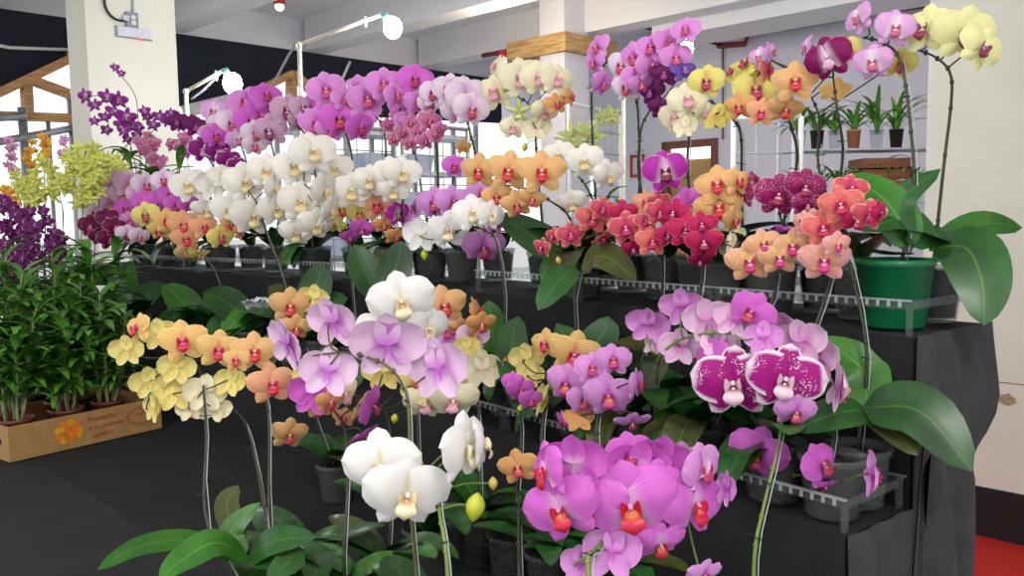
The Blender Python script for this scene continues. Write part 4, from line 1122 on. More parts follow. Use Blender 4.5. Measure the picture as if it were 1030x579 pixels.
def cloud(cx, cy, rx, ry, n, w, seed):
    r = random.Random(seed); out = []
    for i in range(n):
        a, q = r.uniform(0, 2 * PI), math.sqrt(r.uniform(0, 1))
        out.append((cx + rx * q * math.cos(a), cy + ry * q * math.sin(a), w * r.uniform(.85, 1.2)))
    return out
spike_plant('chartreuse orchid in ruffled sprays, the taller and fuller clump', 78, 3.12, [[(82, 260), (84, 200), (86, 150)], [(66, 250), (62, 205), (50, 165)], [(96, 240), (100, 200), (104, 160)]],
            cloud(86, 164, 26, 20, 34, 17, 21) + cloud(78, 190, 24, 14, 20, 17, 22) + cloud(116, 168, 12, 11, 9, 14, 26), 'chartreuse', CG, 103, ch=.4, leaves=10)
spike_plant('chartreuse orchid in a looser clump near the left edge, dark stalks showing', 30, 3.25, [[(28, 250), (20, 200), (8, 170)], [(45, 240), (45, 200), (44, 165)]],
            cloud(40, 192, 22, 14, 22, 17, 23) + cloud(46, 170, 12, 10, 9, 16, 24) + cloud(20, 180, 9, 7, 5, 14, 27), 'chartreuse', CG, 104, ch=.4, leaves=10)
spike_plant('purple cane orchid on wiry spikes in front of the left white pillar', 142, 3.55,
            [[(140, 190), (128, 135), (108, 100), (88, 96)], [(146, 190), (150, 140), (165, 118)], [(142, 190), (139, 120), (134, 92), (112, 66)]],
            [(86, 97, 20), (146, 112, 15), (154, 126, 16), (176, 120, 16), (120, 124, 16), (138, 140, 14), (128, 140, 14), (182, 128, 14), (95, 106, 17), (108, 98, 21), (119, 101, 22), (115, 113, 20), (127, 118, 23), (133, 127, 20), (105, 118, 14), (124, 132, 15), (160, 117, 16), (168, 122, 16), (148, 118, 13), (95, 122, 13), (107, 131, 15), (138, 136, 15), (116, 68, 12), (122, 74, 10), (140, 128, 14), (172, 114, 13)],
            'dendpurple', 'purple sprays by the left pillar', 105, Z1, canes=4, ch=.42, leaves=12)
spike_plant('reddish purple cane orchid in a short tight head over dark leaves', 168, 3.45, [[(160, 200), (156, 165), (150, 145)], [(175, 200), (180, 160), (182, 148)]],
            cloud(150, 146, 11, 11, 12, 15, 31) + cloud(182, 148, 8, 12, 9, 14, 32) + cloud(160, 162, 9, 6, 5, 13, 33), 'minicrimson', 'purple sprays by the left pillar', 106, Z1, canes=4, ch=.34, leaves=12)
# orange and pink spikes farther off behind the chartreuse clumps
bgs = [(12, 4.9, [(12, 205), (11, 175), (9, 140)], column(9, 140, 12, 180, 9, 12, 4, 41), 'dendpink', 'pink spiked orchid standing behind the chartreuse clump, at the left edge'),
       (30, 5.0, [(30, 205), (31, 170), (32, 145)], column(32, 144, 30, 176, 8, 11, 4, 42), 'dendorange', 'yellow orange spiked orchid behind the loose chartreuse clump'),
       (46, 5.0, [(46, 205), (46, 165), (46, 135)], column(46, 134, 46, 168, 9, 12, 4, 43), 'dendorange', 'yellow orange spiked orchid by the grey pipe rail'),
       (60, 4.75, [(64, 205), (65, 170), (66, 138)], column(66, 138, 64, 160, 6, 11, 3, 44), 'dendpink', 'pink spiked orchid next to the left pillar base'),
       (8, 4.75, [(8, 230), (8, 205), (9, 190)], column(6, 190, 14, 204, 9, 13, 6, 45), 'dendorange', 'low golden orchid between the pink spike and the dark purple spikes')]
for i, (x, t, st, fl, v, lab) in enumerate(bgs):
    spike_plant(lab, x, t, [st], fl, v, 'coloured spikes on the rack behind', 120 + i, 1.05, canes=2, ch=.22, leaves=9)
rk = empty('plant_rack', CAM + ray(32, 215) * 4.95 + Vector((0, 0, 0)), 'low grey bench under the coloured spikes behind the chartreuse clumps', 'bench'); rk.location.z = 0
mb = MB(); a0 = CAM + ray(-20, 215) * 4.7; a1 = CAM + ray(60, 215) * 5.1; dd = (a1 - a0); dd.z = 0; nn = Vector((-dd.y, dd.x, 0)).normalized()
a0.z = 1.03; mb.box(a0 - nn * .35, dd, nn * .7, Vector((0, 0, 0.02)))
part('bench_top', mb, M['steel'], rk, False)
for k, (u, s_) in enumerate(((.05, -.3), (.05, .3), (.95, -.3), (.95, .3))):
    mb = MB(); q = a0 + dd * u + nn * s_; mb.tube([Vector((q.x, q.y, 0)), Vector((q.x, q.y, 1.03))], 0.016, 8); part('leg', mb, M['steel'], rk)

# ================================================================== stand, table, cloth
def poly_prism(mb, o0, o1, z0, z1, u, s=S_END, mi=0):
    f = [end1(o0, s), corner(o0), end2(o0, u)]; b = [end1(o1, s), corner(o1), end2(o1, u)]
    k = len(mb.v)
    for z in (z0, z1):
        for p in f + b: mb.v.append((p.x, p.y, z))
    F = [(0, 1, 4, 3), (1, 2, 5, 4)]
    fs = [tuple(reversed(q)) for q in F] + [tuple(6 + i for i in q) for q in F]
    for a, b_ in ((0, 1), (1, 2), (2, 5), (5, 4), (4, 3), (3, 0)):
        fs.append((a, b_, b_ + 6, a + 6))
    for q in fs:
        mb.f.append(tuple(k + i for i in q)); mb.uv.append(None); mb.mi.append(mi)
UE = 2.35
st = empty('stepped_display_stand', Vector((corner(0.1).x, corner(0.1).y, Z3)), 'two-step display stand wrapped in black cloth, standing on the black table', 'stand')
mb = MB(); poly_prism(mb, 0.0, 0.115, Z3 + 0.001, Z1, UE); poly_prism(mb, 0.1152, 0.315, Z3 + 0.001, Z1, UE, 0.98)
q = end1(0.1152, S_END); q.z = Z1 - .015; mb.box(q, L1 * (0.979 - S_END), B1 * 0.13, ZU * .015); part('upper_step', mb, M['black_cloth'], st, False)
mb = MB(); poly_prism(mb, -0.185, -0.001, Z3 + 0.001, Z2, UE, S_END2); part('lower_step', mb, M['black_cloth'], st, False)
# end drape: cloth hanging at the right end with soft folds
mb = MB(); rows = []; uvs = []
no, nz = 44, 40
for i in range(nz + 1):
    r_, q_ = [], []
    for j in range(no + 1):
        zz = Z1 - (Z1 - .06) * i / nz; pull = max(0.0, min(1.0, (H - 0.33 - zz) / 0.13)); pull = pull * pull * (3 - 2 * pull)
        o = -0.19 + (0.44 - 0.115 * pull) * j / no
        ztop = Z1 if o > -0.002 else Z2
        s0 = S_END if o > -0.002 else S_END2
        z = ztop + 0.004 - (ztop - 0.06) * (i / nz)
        dn = (ztop - z)
        fold = (0.006 + 0.022 * min(1, dn / 0.5)) * math.sin(o * 46 + 1.2 * math.sin(z * 5)) + 0.010 * math.sin(o * 17 + z * 7 + 1) * min(1, dn * 4)
        bul = 0.010 * math.exp(-((z - (H - 0.33)) / 0.10) ** 2) * max(0, min(1, (o - 0.08) / 0.2))
        p = end1(o, s0 - 0.008 - 0.012 * min(1, dn * 3) - abs(fold) - bul) + B1 * bul * 0.4
        r_.append((p.x, p.y, z)); q_.append((j / no, i / nz))
    rows.append(r_); uvs.append(q_)
mb.quad_grid(rows, uvs)
o_ = part('end_drape', mb, M['grey_cloth'], st)
md = o_.modifiers.new('thick', 'SOLIDIFY'); md.thickness = 0.003
# tablecloth and the table under it
tb = empty('folding_table', Vector((corner(-.5).x, corner(-.5).y, 0)), 'long table hidden under the black cloth, carrying the stepped stand', 'table')
mb = MB(); poly_prism(mb, -1.12, 0.33, Z3 - 0.04, Z3 - 0.006, UE + .05, S_END - 0.0); part('table_top', mb, M['plank'], tb, False)
for p in (end1(-1.0, S_END + .08), end1(0.25, S_END + .08), end2(-1.0, UE), end2(0.25, UE), corner(-1.0), corner(.25)):
    mb = MB(); mb.tube([Vector((p.x, p.y, 0)), Vector((p.x, p.y, Z3 - 0.04))], 0.02, 8); part('leg', mb, M['steel'], tb)
cl = MB(); poly_prism(cl, -1.13, 0.335, Z3 - 0.005, Z3, UE + .06, S_END - 0.006)
def hang(mb, a, b, n, zt, zb, out):
    rows, uvs = [], []
    for i in range(13):
        z = zt + (zb - zt) * i / 12; r_, q_ = [], []
        for j in range(n + 1):
            u = j / n; p = a + (b - a) * u
            w = 0.012 + (0.004 + 0.03 * i / 12) * (0.5 + 0.5 * math.sin(j * 1.3 + 0.6 * math.sin(j * .37)))
            r_.append((p.x + out.x * w, p.y + out.y * w, z)); q_.append((u, i / 12))
        rows.append(r_); uvs.append(q_)
    mb.quad_grid(rows, uvs)
hang(cl, end1(-1.13, S_END), corner(-1.13), 60, Z3, 0.12, -B1)
hang(cl, corner(-1.13), end2(-1.13, UE + .06), 70, Z3, 0.12, -B2)
hang(cl, end1(-1.13, S_END - .006), end1(-.2, S_END - .006), 30, Z3, 0.12, -L1)
# the ridge of a fold left in the cloth
c0, c1 = on_z(40, 466, Z3), on_z(156, 548, Z3)
rows, uvs = [], []
sd = (c1 - c0).cross(ZU).normalized()
for i in range(15):
    u = i / 14; c = c0 + (c1 - c0) * u + sd * 0.006 * math.sin(u * 7)
    h = 0.007 * math.sin(PI * min(1, u * 1.02)) ** 0.5 if 0 < i < 14 else 0
    rows.append([tuple(c + sd * w + ZU * (h * k + 0.0006)) for w, k in ((-.045, 0), (-.018, .35), (-.004, .95), (0.004, 1), (.012, .5), (.03, 0))]); uvs.append([(u, 0)] * 6)
cl.quad_grid(rows, uvs)
cloth = link('black_tablecloth', cl.mesh('tablecloth', [M['black_cloth']], False))
tag(cloth, 'black cloth spread over the long table, with one crease running out from the box', 'tablecloth')

# carrying trays along both steps
def tray(p, L, n, length, depth, label, h=0.055):
    """p: front corner nearest the run's start; L runs along, n runs back"""
    root = empty('carry_tray', p, label, 'tray', 'clear carrying trays on the steps')
    mb = MB(); t = 0.0022
    up = Vector((0, 0, 1))
    zb = h - 0.014
    q = p + up * zb; hh = up * 0.014
    mb.box(q, L * length, n * t, hh); mb.box(q + n * (depth - t), L * length, n * t, hh)
    mb.box(q + n * t, L * t, n * (depth - 2 * t), hh); mb.box(q + L * (length - t) + n * t, L * t, n * (depth - 2 * t), hh)
    for a, b in ((0, 0), (length - .008, 0), (0, depth - .008), (length - .008, depth - .008)):
        mb.box(p + L * a + n * b, L * .008, n * .008, up * (zb + .002))
    part('tray_body', mb, M['tray'], root, False)
    mb = MB()
    mb.box(p - n * 0.006 - L * 0.002 + up * (h - 0.001), L * (length + .004), n * 0.006, up * 0.003)
    mb.box(p + n * depth - L * 0.002 + up * (h - 0.001), L * (length + .004), n * 0.006, up * 0.003)
    k = 0.012
    while k < length - 0.012:
        mb.box(p - n * 0.008 + L * k + up * (h - 0.010), L * 0.005, n * 0.002, up * 0.010); k += 0.018
    part('tray_rim', mb, M['tray_rim'], root, False)
cs1 = corner(0).dot(L1)
tl = ['clear tray on the top step under the solid green pot', 'clear tray on the top step under the coral and crimson rows', 'clear tray on the top step under the orange striped trio']
s = S_END + 0.006; ln = (cs1 - S_END - 0.22) / 3
for k in range(3):
    p = end1(0.004, s); p.z = Z1 + 0.001; tray(p, L1, B1, ln - 0.01, 0.302, tl[k]); s += ln
tl = ['clear tray on the top step under the right part of the white mass', 'clear tray on the top step under the middle of the white mass', 'clear tray on the top step under the salmon orchid', 'clear tray on the top step at the lilac end']
u = 0.16; ln = (UE - 0.20) / 4
for k in range(4):
    p = end2(0.004, u); p.z = Z1 + 0.001; tray(p, L2, B2, ln - 0.01, 0.302, tl[k]); u += ln
cs2 = corner(-.18).dot(L1)
tl = ['clear tray on the lower step at the corner under the long slanted wire', 'clear tray on the lower step behind the big magenta cluster', 'clear tray on the lower step under the miniature magenta orchid']
s = S_END2 + 0.004; ln = (cs2 - S_END2 - 0.14) / 3
for k in range(3):
    p = end1(-0.177, s); p.z = Z2 + 0.001; tray(p, L1, B1, ln - 0.01, 0.166, tl[k], 0.05); s += ln
tl = ['clear tray on the lower step behind the pale pink blooms', 'clear tray on the lower step below the salmon orchid', 'clear tray on the lower step near the leafy box']
u = 0.12; ln = (1.75) / 3
for k in range(3):
    p = end2(-0.177, u); p.z = Z2 + 0.001; tray(p, L2, B2, ln - 0.01, 0.166, tl[k], 0.05); u += ln

# crumpled cellophane and a white plant label
c = at(263, 307, tier_depth(263, 307, -0.30)); rng = random.Random(9)
ce = empty('cellophane_wrap', c, 'crumpled clear cellophane lying among the dark leaves', 'wrapper')
rows, uvs = [], []
for i in range(13):
    r_ = []
    for j in range(9):
        a, b = i / 12 - .5, j / 8 - .5
        r_.append(tuple(Rv * a * 0.10 + Fv * b * .05 + Vector((0, 0, .022 * math.exp(-6 * (a * a + b * b)) + rng.uniform(-.007, .007) - .02 * b))))
    rows.append(r_); uvs.append([(0, 0)] * 9)
mb = MB(); mb.quad_grid(rows, uvs); part('film', mb, M['cello'], ce, False, world=False)
c = at(100, 290, 2.75)
lb = empty('plant_label', c, 'white plant label pushed in among the cane leaves', 'label')
mb = MB(); mb.box(-Rv * .014 - Uv * .012, Rv * .03, Uv * .022 + Rv * .004, Fv * .001); part('card', mb, M['label_card'], lb, False, world=False)
mb = MB(); mb.tube([Vector((0, 0, 0)), Vector((0, 0, -.30))], .002, 5); part('stick', mb, M['white_metal'], lb, world=False)

# ================================================================== the hall
g = MB(); g.box(Vector((-40, -20, -0.1)), Vector((80, 0, 0)), Vector((0, 80, 0)), Vector((0, 0, 0.1)))
struct('floor', g, M['concrete'])
pf = on_z(966, 535, 0.0); PB = pf.dot(EB)
fl = MB(); fl.box(bp(-2.6, PB - 0.9, 0.0005), ER * 4.4, EB * 0.9, Vector((0, 0, 0.006)))
rc = link('red_carpet', fl.mesh('carpet', [M['red_carpet']], False)); rc['kind'] = 'structure'

# right pillar
e = on_plane(930, 210, EB, PB); ps = e.dot(ER)
pw = MB(); pw.box(bp(ps, PB, 0), ER * 0.75, EB * 0.5, Vector((0, 0, 3.29)))
pil = struct('pillar_right', pw, M['wall'])
bz = on_plane(966, 485, EB, PB).z
pw = MB(); pw.box(bp(ps - .004, PB - .004, 0.0), ER * 0.758, EB * 0.508, Vector((0, 0, bz))); struct('baseboard_right', pw, M['black_paint'])
jz = on_plane(1000, 383, EB, PB).z
pw = MB(); pw.tube([bp(ps, PB - .0005, jz), bp(ps + .3, PB - .0005, jz - .002), bp(ps + .75, PB - .0005, jz)], 0.003, 4)
o_ = link('joint_line', pw.mesh('joint', [M['chip']], False), pil)
rng = random.Random(4); cc = on_plane(1012, 401, EB, PB - .001)
pw = MB()
ring = [cc + ER * (.055 * math.cos(a) * rng.uniform(.5, 1.1)) + ZU * (.028 * math.sin(a) * rng.uniform(.5, 1.1)) for a in [2 * PI * i / 14 for i in range(14)]]
pw.poly(ring); pw.poly([q - EB * .004 for q in reversed(ring)])
link('bare_plaster_patch', pw.mesh('patch', [M['chip']], False), pil)

# left pillar with its emergency light
def pillar(xc, yc, t, xl, xr, name, mat):
    p0 = at(xc, yc, t); s0, b0 = p0.dot(ER), p0.dot(EB)
    pr = on_plane(xr, yc, ER, s0); pl = on_plane(xl, yc, EB, b0)
    wr, wl = pr.dot(EB) - b0, s0 - pl.dot(ER)
    m_ = MB(); m_.box(bp(s0 - wl, b0, 0), ER * wl, EB * wr, Vector((0, 0, 3.29)))
    print('pillar', name, wl, wr)
    return struct(name, m_, mat), s0, b0
_, ls, lb_ = pillar(88, 60, 5.0, 69, 178, 'pillar_left', M['wall'])
def onl(x, y, off=0.0): return on_plane(x, y, ER, ls + off)
c = onl(136, 33, .03)
em = empty('emergency_light', c, 'small ribbed emergency light with a red indicator on the left white pillar', 'light')
w_ = (onl(154, 33) - onl(118, 33)).dot(EB); h_ = (onl(136, 28) - onl(136, 39)).z
mb = MB(); mb.box(c - EB * w_ / 2 - ZU * h_ / 2 - ER * .03, EB * w_, ZU * h_, ER * .012); part('back_plate', mb, M['grey_plastic'], em, False)
mb = MB(); mb.box(c - EB * w_ * .47 - ZU * h_ * .42 - ER * .018, EB * w_ * .94, ZU * h_ * .84, ER * .02)
for k in range(14):
    mb.box(c - EB * w_ * .45 + EB * w_ * .065 * k - ZU * h_ * .42 + ER * .002, EB * .004, ZU * h_ * .84, ER * .004)
part('ribbed_lens', mb, M['lens'], em, False)
mb = MB(); q = onl(142, 40, .02); mb.ball(q, .008, .008, .008, 8, 6); part('indicator', mb, M['led_red'], em)
c = onl(133, 20, .025)
jb = empty('junction_socket', c, 'grey socket above the emergency light where the black cable ends', 'socket')
mb = MB(); mb.box(c - EB * .035 - ZU * .045 - ER * .025, EB * .07, ZU * .09, ER * .03); part('socket_body', mb, M['grey_plastic'], jb, False)
mb = MB()
for dz in (-.02, .012): mb.tube([c + ZU * dz + ER * .004, c + ZU * dz + ER * .022], .014, 10)
mb.box(c - EB * .05 - ZU * .01 - ER * .02, EB * .03, ZU * .03, ER * .025)
part('plug', mb, M['lens'], jb, False)
mb = MB(); mb.tube(smooth_path([onl(x, y, .02) for x, y in ((103, -30), (105, 2), (110, 14), (118, 20), (129, 21))], 6), .008, 8)
tag(link('power_cable', mb.mesh('cable', [M['black_rubber']])), 'thick black cable curling down the left pillar to the socket', 'cable')
mb = MB(); mb.tube([onl(133.5, -30, .012), onl(133.5, 15, .012)], .005, 6)
tag(link('cable_conduit', mb.mesh('conduit', [M['grey_plastic']])), 'thin grey conduit running down the left pillar to the socket', 'conduit')

# square pillar in the middle with its wooden collar
_, ms, mb_ = pillar(568, 80, 7.0, 543.5, 592, 'pillar_middle', M['lilac_wall'])
zc = at(568, 44, 7.0).z
a_ = on_plane(512, 52, EB, mb_ - .03); b_ = on_plane(618, 46, ER, ms + .03)
col_ = empty('wooden_collar', bp(ms, mb_, zc), 'pine boards nailed as a collar round the middle square pillar', 'collar')
m_ = MB(); m_.box(bp(ms + .06, mb_ - .06, zc - .07), -ER * (ms + .06 - a_.dot(ER)), EB * .055, ZU * .15); part('board', m_, M['plank'], col_, False)
m_ = MB(); m_.box(bp(ms + .005, mb_ - .004, zc - .07), ER * .055, EB * (b_.dot(EB) - mb_), ZU * .15); part('board', m_, M['plank'], col_, False)
m_ = MB(); wl = .5; m_.box(bp(a_.dot(ER), mb_ + .05, zc - .07), ER * .3, EB * .05, ZU * .15); part('board', m_, M['plank'], col_, False)

# ceiling slab and joists
c_ = MB(); c_.box(bp(-7.2, -3, 3.29), ER * 12, EB * 10.6, Vector((0, 0, .2))); struct('ceiling', c_, M['ceiling'])
for i, b in enumerate((1.70, 3.0, 4.34, 5.66)):
    c_ = MB(); c_.box(bp(-6.84, b, 3.0), ER * 11.6, EB * 0.22, Vector((0, 0, .30))); struct('ceiling_beam_%d' % (i + 1), c_, M['ceiling'])
c_ = MB(); c_.box(bp(-7.2, -3, 2.985), ER * 0.27, EB * 10.6, Vector((0, 0, .31))); struct('ceiling_beam_5', c_, M['ceiling'])
gs = on_plane(690, 22, EB, 6.4).dot(ER)
c_ = MB(); c_.box(bp(gs, 5.9, 2.9), ER * 6, EB * .5, Vector((0, 0, .40))); struct('ceiling_beam_6', c_, M['ceiling'])
# back wall with the door
WB = 7.2
def onw(x, y, off=0.0): return on_plane(x, y, EB, WB - off)
d0, d1 = onw(667, 150).dot(ER), onw(722, 150).dot(ER); dz = onw(695, 143).z
w0 = onw(601, 150).dot(ER)
w_ = MB()
w_.box(bp(w0, WB, 0), ER * (d0 - w0), EB * .2, Vector((0, 0, 3.29)))
w_.box(bp(d0, WB, dz), ER * (d1 - d0), EB * .2, Vector((0, 0, 3.29 - dz)))
w_.box(bp(d1, WB, 0), ER * (5 - d1), EB * .2, Vector((0, 0, 3.29)))
w_.box(bp(-7.2, WB, 2.5), ER * (w0 + 7.2), EB * .2, Vector((0, 0, .79)))
struct('wall_back', w_, M['lilac_wall'])
w_ = MB(); w_.box(bp(d0, WB + .05, 0), ER * (d1 - d0), EB * .05, Vector((0, 0, dz - .16)))
dr = struct('door_1', w_, M['door'])
m_ = MB(); f = .07
m_.box(bp(d0 - .005, WB - .02, 0), ER * f, EB * .06, ZU * (dz + .02)); m_.box(bp(d1 - f + .005, WB - .02, 0), ER * f, EB * .06, ZU * (dz + .02)); m_.box(bp(d0 - .005, WB - .02, dz - .05), ER * (d1 - d0 + .01), EB * .06, ZU * .07)
link('door_frame', m_.mesh('door_frame', [M['door_frame']], False), dr)
m_ = MB(); m_.box(bp(d0 + f, WB + .04, dz - .16), ER * (d1 - d0 - 2 * f), EB * .04, ZU * .11); link('transom_light', m_.mesh('transom', [M['glow_white']], False), dr)
m_ = MB(); m_.ball(bp(d1 - .16, WB + .02, 1.0), .03, .03, .03); link('door_handle', m_.mesh('knob', [M['steel']]), dr)
# framed notice beside the door
a_, b_ = onw(634, 156, .015), onw(648, 178, .015)
nt = empty('framed_notice', a_, 'small red framed notice on the pale wall left of the ochre door', 'sign')
w2, h2 = (b_ - a_).dot(ER), a_.z - b_.z
m_ = MB(); m_.box(a_ - ZU * h2, ER * w2, ZU * h2, EB * .01); part('sheet', m_, M['label_card'], nt, False)
m_ = MB(); k = .03
for o0, e1, e2 in ((a_ - ZU * h2, ER * w2, ZU * k), (a_ - ZU * k, ER * w2, ZU * k), (a_ - ZU * h2, ER * k, ZU * h2), (a_ - ZU * h2 + ER * (w2 - k), ER * k, ZU * h2)):
    m_.box(o0 - EB * .008, e1, e2, EB * .012)
part('frame', m_, M['red_glass'], nt, False)
# pipes and wires on the wall
def pipe(name, pts, r, mat, lab, cat, fn):
    m_ = MB(); m_.tube([fn(*p) for p in pts], r, 8); tag(link(name, m_.mesh(name, [mat])), lab, cat)
pipe('conduit_pipe', [(722, 46, .05), (749, 44, .05), (753, 33, .05), (800, 26, .05), (870, 13, .05), (950, 2, .05)], .028, M['red_pipe'], 'dark red pipe stepping up along the back wall to the right pillar', 'pipe', onw)
pipe('conduit_pipe', [(585, 36.5, .05), (612, 32, .05), (640, 26, .05)], .028, M['red_pipe'], 'short dark red pipe between the wooden collar and the lilac spray', 'pipe', onw)
pipe('cable', [(592, 9, .12), (640, 27, .12), (675, 33, .12), (724, 45, .12)], .012, M['black_rubber'], 'thin black wire sagging across the back wall to the red pipe', 'cable', onw)
pipe('cable', [(592, 9, .2), (596, 20, .2), (595, 38, .2)], .012, M['black_rubber'], 'black wire hanging down to the wooden collar', 'cable', onw)
pipe('cable', [(727, 47, .04), (727, 75, .04), (727, 140, .04)], .010, M['grey_cable'], 'thin upright wire on the wall below the end of the red pipe', 'cable', onw)

# black shade net at the left with gables cut out of its lower edge, pine trusses along the cut
CS = -6.90
def onc(x, y, off=0.0): return on_plane(x, y, ER, CS + off)
zt = 3.0
edge = [(-60, 118), (0, 90), (70, 56), (112, 37), (160, 108), (215, 106), (247, 95), (293, 73), (322, 96), (345, 116), (400, 119), (505, 124)]
m_ = MB()
for (xa, ya), (xb, yb) in zip(edge[:-1], edge[1:]):
    pa, pb = onc(xa, ya), onc(xb, yb)
    if max(pa.z, pb.z) > zt - .02: pa.z = min(pa.z, zt - .02); pb.z = min(pb.z, zt - .02)
    ta, tb2 = Vector((pa.x, pa.y, zt)), Vector((pb.x, pb.y, zt))
    for off in (0.0, -.008):
        q = [v + ER * off for v in (pa, pb, tb2, ta)]
        m_.poly(q if off == 0 else list(reversed(q)))
tag(link('shade_net', m_.mesh('net', [M['curtain']], False)), 'black shade net hung along the left side under the ceiling', 'curtain')
def truss(name_, lab, bars):
    root = empty(name_, onc(*bars[0][0]), lab, 'truss', 'pine trusses below the shade net')
    for a_, b_, w in bars:
        mm = MB(); mm.beam(onc(a_[0], a_[1], .05), onc(b_[0], b_[1], .05), .06, w, ER); part('timber', mm, M['rafter'], root, False)
truss('roof_truss', 'pine roof truss at the left edge, cut off by the white pillar', [((-40, 112), (75, 57), .12), ((26, 80), (28, 118), .10), ((30, 80), (68, 94), .09), ((-10, 116), (78, 119), .08), ((70, 56), (110, 38), .12)])
truss('roof_truss', 'smaller pine gable truss behind the lamp post', [((240, 100), (293, 74), .12), ((293, 74), (335, 108), .12), ((293, 78), (293, 104), .10), ((262, 108), (325, 103), .10)])
# a gutter rail below the net between pillar and gable
m_ = MB(); m_.beam(onc(186, 112, .08), onc(262, 93, .08), .1, .08, ER)
tag(link('gutter_rail', m_.mesh('rail', [M['steel']], False)), 'grey rail sloping from the lamp arm to the smaller gable', 'rail')
pipe('cable', [(-10, 44, .06), (10, 48, .06), (72, 50, .06)], .012, M['white_metal'], 'white wire slung across the black net at the left', 'cable', onc)
pipe('cable', [(352, 62, .06), (342, 84, .06)], .014, M['white_metal'], 'short pale cord slanting over the black net', 'cable', onc)

# grey pipe rack at the far left
root = empty('pipe_rack', CAM + ray(22, 215) * 6.0, 'grey steel pipe rack standing before the bright opening at the left', 'rack'); root.location.z = 0
for x, y0, t in ((22, 108, 6.0), (71, 97, 6.5), (48, 118, 6.25)):
    m_ = MB(); p = at(x, y0, t); m_.tube([p, Vector((p.x, p.y, 0))], .03 if x != 48 else .015, 8); part('post', m_, M['steel'], root)
for (xa, ya, ta), (xb, yb, tb2) in (((-20, 146, 5.6), (78, 128, 6.6)), ((-20, 119, 5.6), (24, 117, 6.0)), ((68, 98, 6.45), (86, 92, 6.6))):
    m_ = MB(); m_.tube([at(xa, ya, ta), at(xb, yb, tb2)], .028, 8); part('rail', m_, M['steel'], root)

# wire grid panels
def grid_panel(xa, ta, xb, tb2, ytop, zb, lab, cell=.10, post=True, mat='wire', rw=.004):
    a_ = at(xa, ytop, ta); b_ = at(xb, ytop, tb2); z1 = a_.z
    a_.z = 0; b_.z = 0; d = b_ - a_; L = d.length; d = d.normalized()
    root = empty('wire_grid_panel', a_, lab, 'panel', 'white wire grid panels')
    m_ = MB(); n = int(L / cell)
    for i in range(1, n): m_.tube([a_ + d * (L * i / n) + ZU * zb, a_ + d * (L * i / n) + ZU * z1], rw, 4)
    k = int((z1 - zb) / (cell * 1.6))
    for i in range(1, k): m_.tube([a_ + ZU * (zb + (z1 - zb) * i / k) - EB * .006, b_ + ZU * (zb + (z1 - zb) * i / k) - EB * .006], rw, 4)
    part('wire_mesh', m_, M[mat], root)
    m_ = MB()
    for q in (a_, b_): m_.tube([q + ZU * 0.0, q + ZU * z1], .016, 8)
    m_.tube([a_ + ZU * z1, b_ + ZU * z1], .014, 8); m_.tube([a_ + ZU * zb, b_ + ZU * zb], .014, 8)
    part('frame', m_, M['white_metal'] if mat == 'wire' else M['steel'], root)
grid_panel(318, 5.6, 396, 6.0, 126, 0.9, 'white wire grid behind the mauve sprays, left one of the middle pair', .09, mat='steel')
grid_panel(404, 5.8, 470, 6.3, 124, 0.9, 'white wire grid behind the single small magenta bloom', .11, mat='steel')
grid_panel(572, 6.2, 624, 6.9, 104, 0.8, 'white wire grid between the middle pillar and the framed notice', .10)
grid_panel(738, 4.9, 806, 4.9, 118, 0.8, 'white wire grid against the pale wall right of the ochre door', .12)
# greenish orchid that hangs on that grid
spike_plant('pale green orchid in front of the white grid right of the middle pillar', 592, 3.4, [[(598, 190), (600, 150), (590, 135)]],
            cloud(585, 139, 18, 9, 9, 26, 51) + cloud(612, 117, 9, 8, 6, 20, 52), 'palegreen', None, 140, Z1, canes=1, ch=.2, leaves=5, name='moth_orchid', pot='clear')
q = CAM + ray(592, 215) * 3.4
ps_ = empty('plant_stand', Vector((q.x, q.y, 0)), 'slim grey plant stand under the pale green orchid', 'stand')
m_ = MB(); m_.lathe([(0, Z1 - .015), (.10, Z1 - .015), (.10, Z1), (0, Z1)], 20); part('stand_top', m_, M['steel'], ps_, False, world=False)
m_ = MB(); m_.tube([Vector((0, 0, 0)), Vector((0, 0, Z1 - .015))], .015, 8); part('column', m_, M['steel'], ps_, world=False)
m_ = MB(); m_.lathe([(0, 0), (.14, 0), (.14, .012), (0, .02)], 20); part('base_plate', m_, M['steel'], ps_, False, world=False)

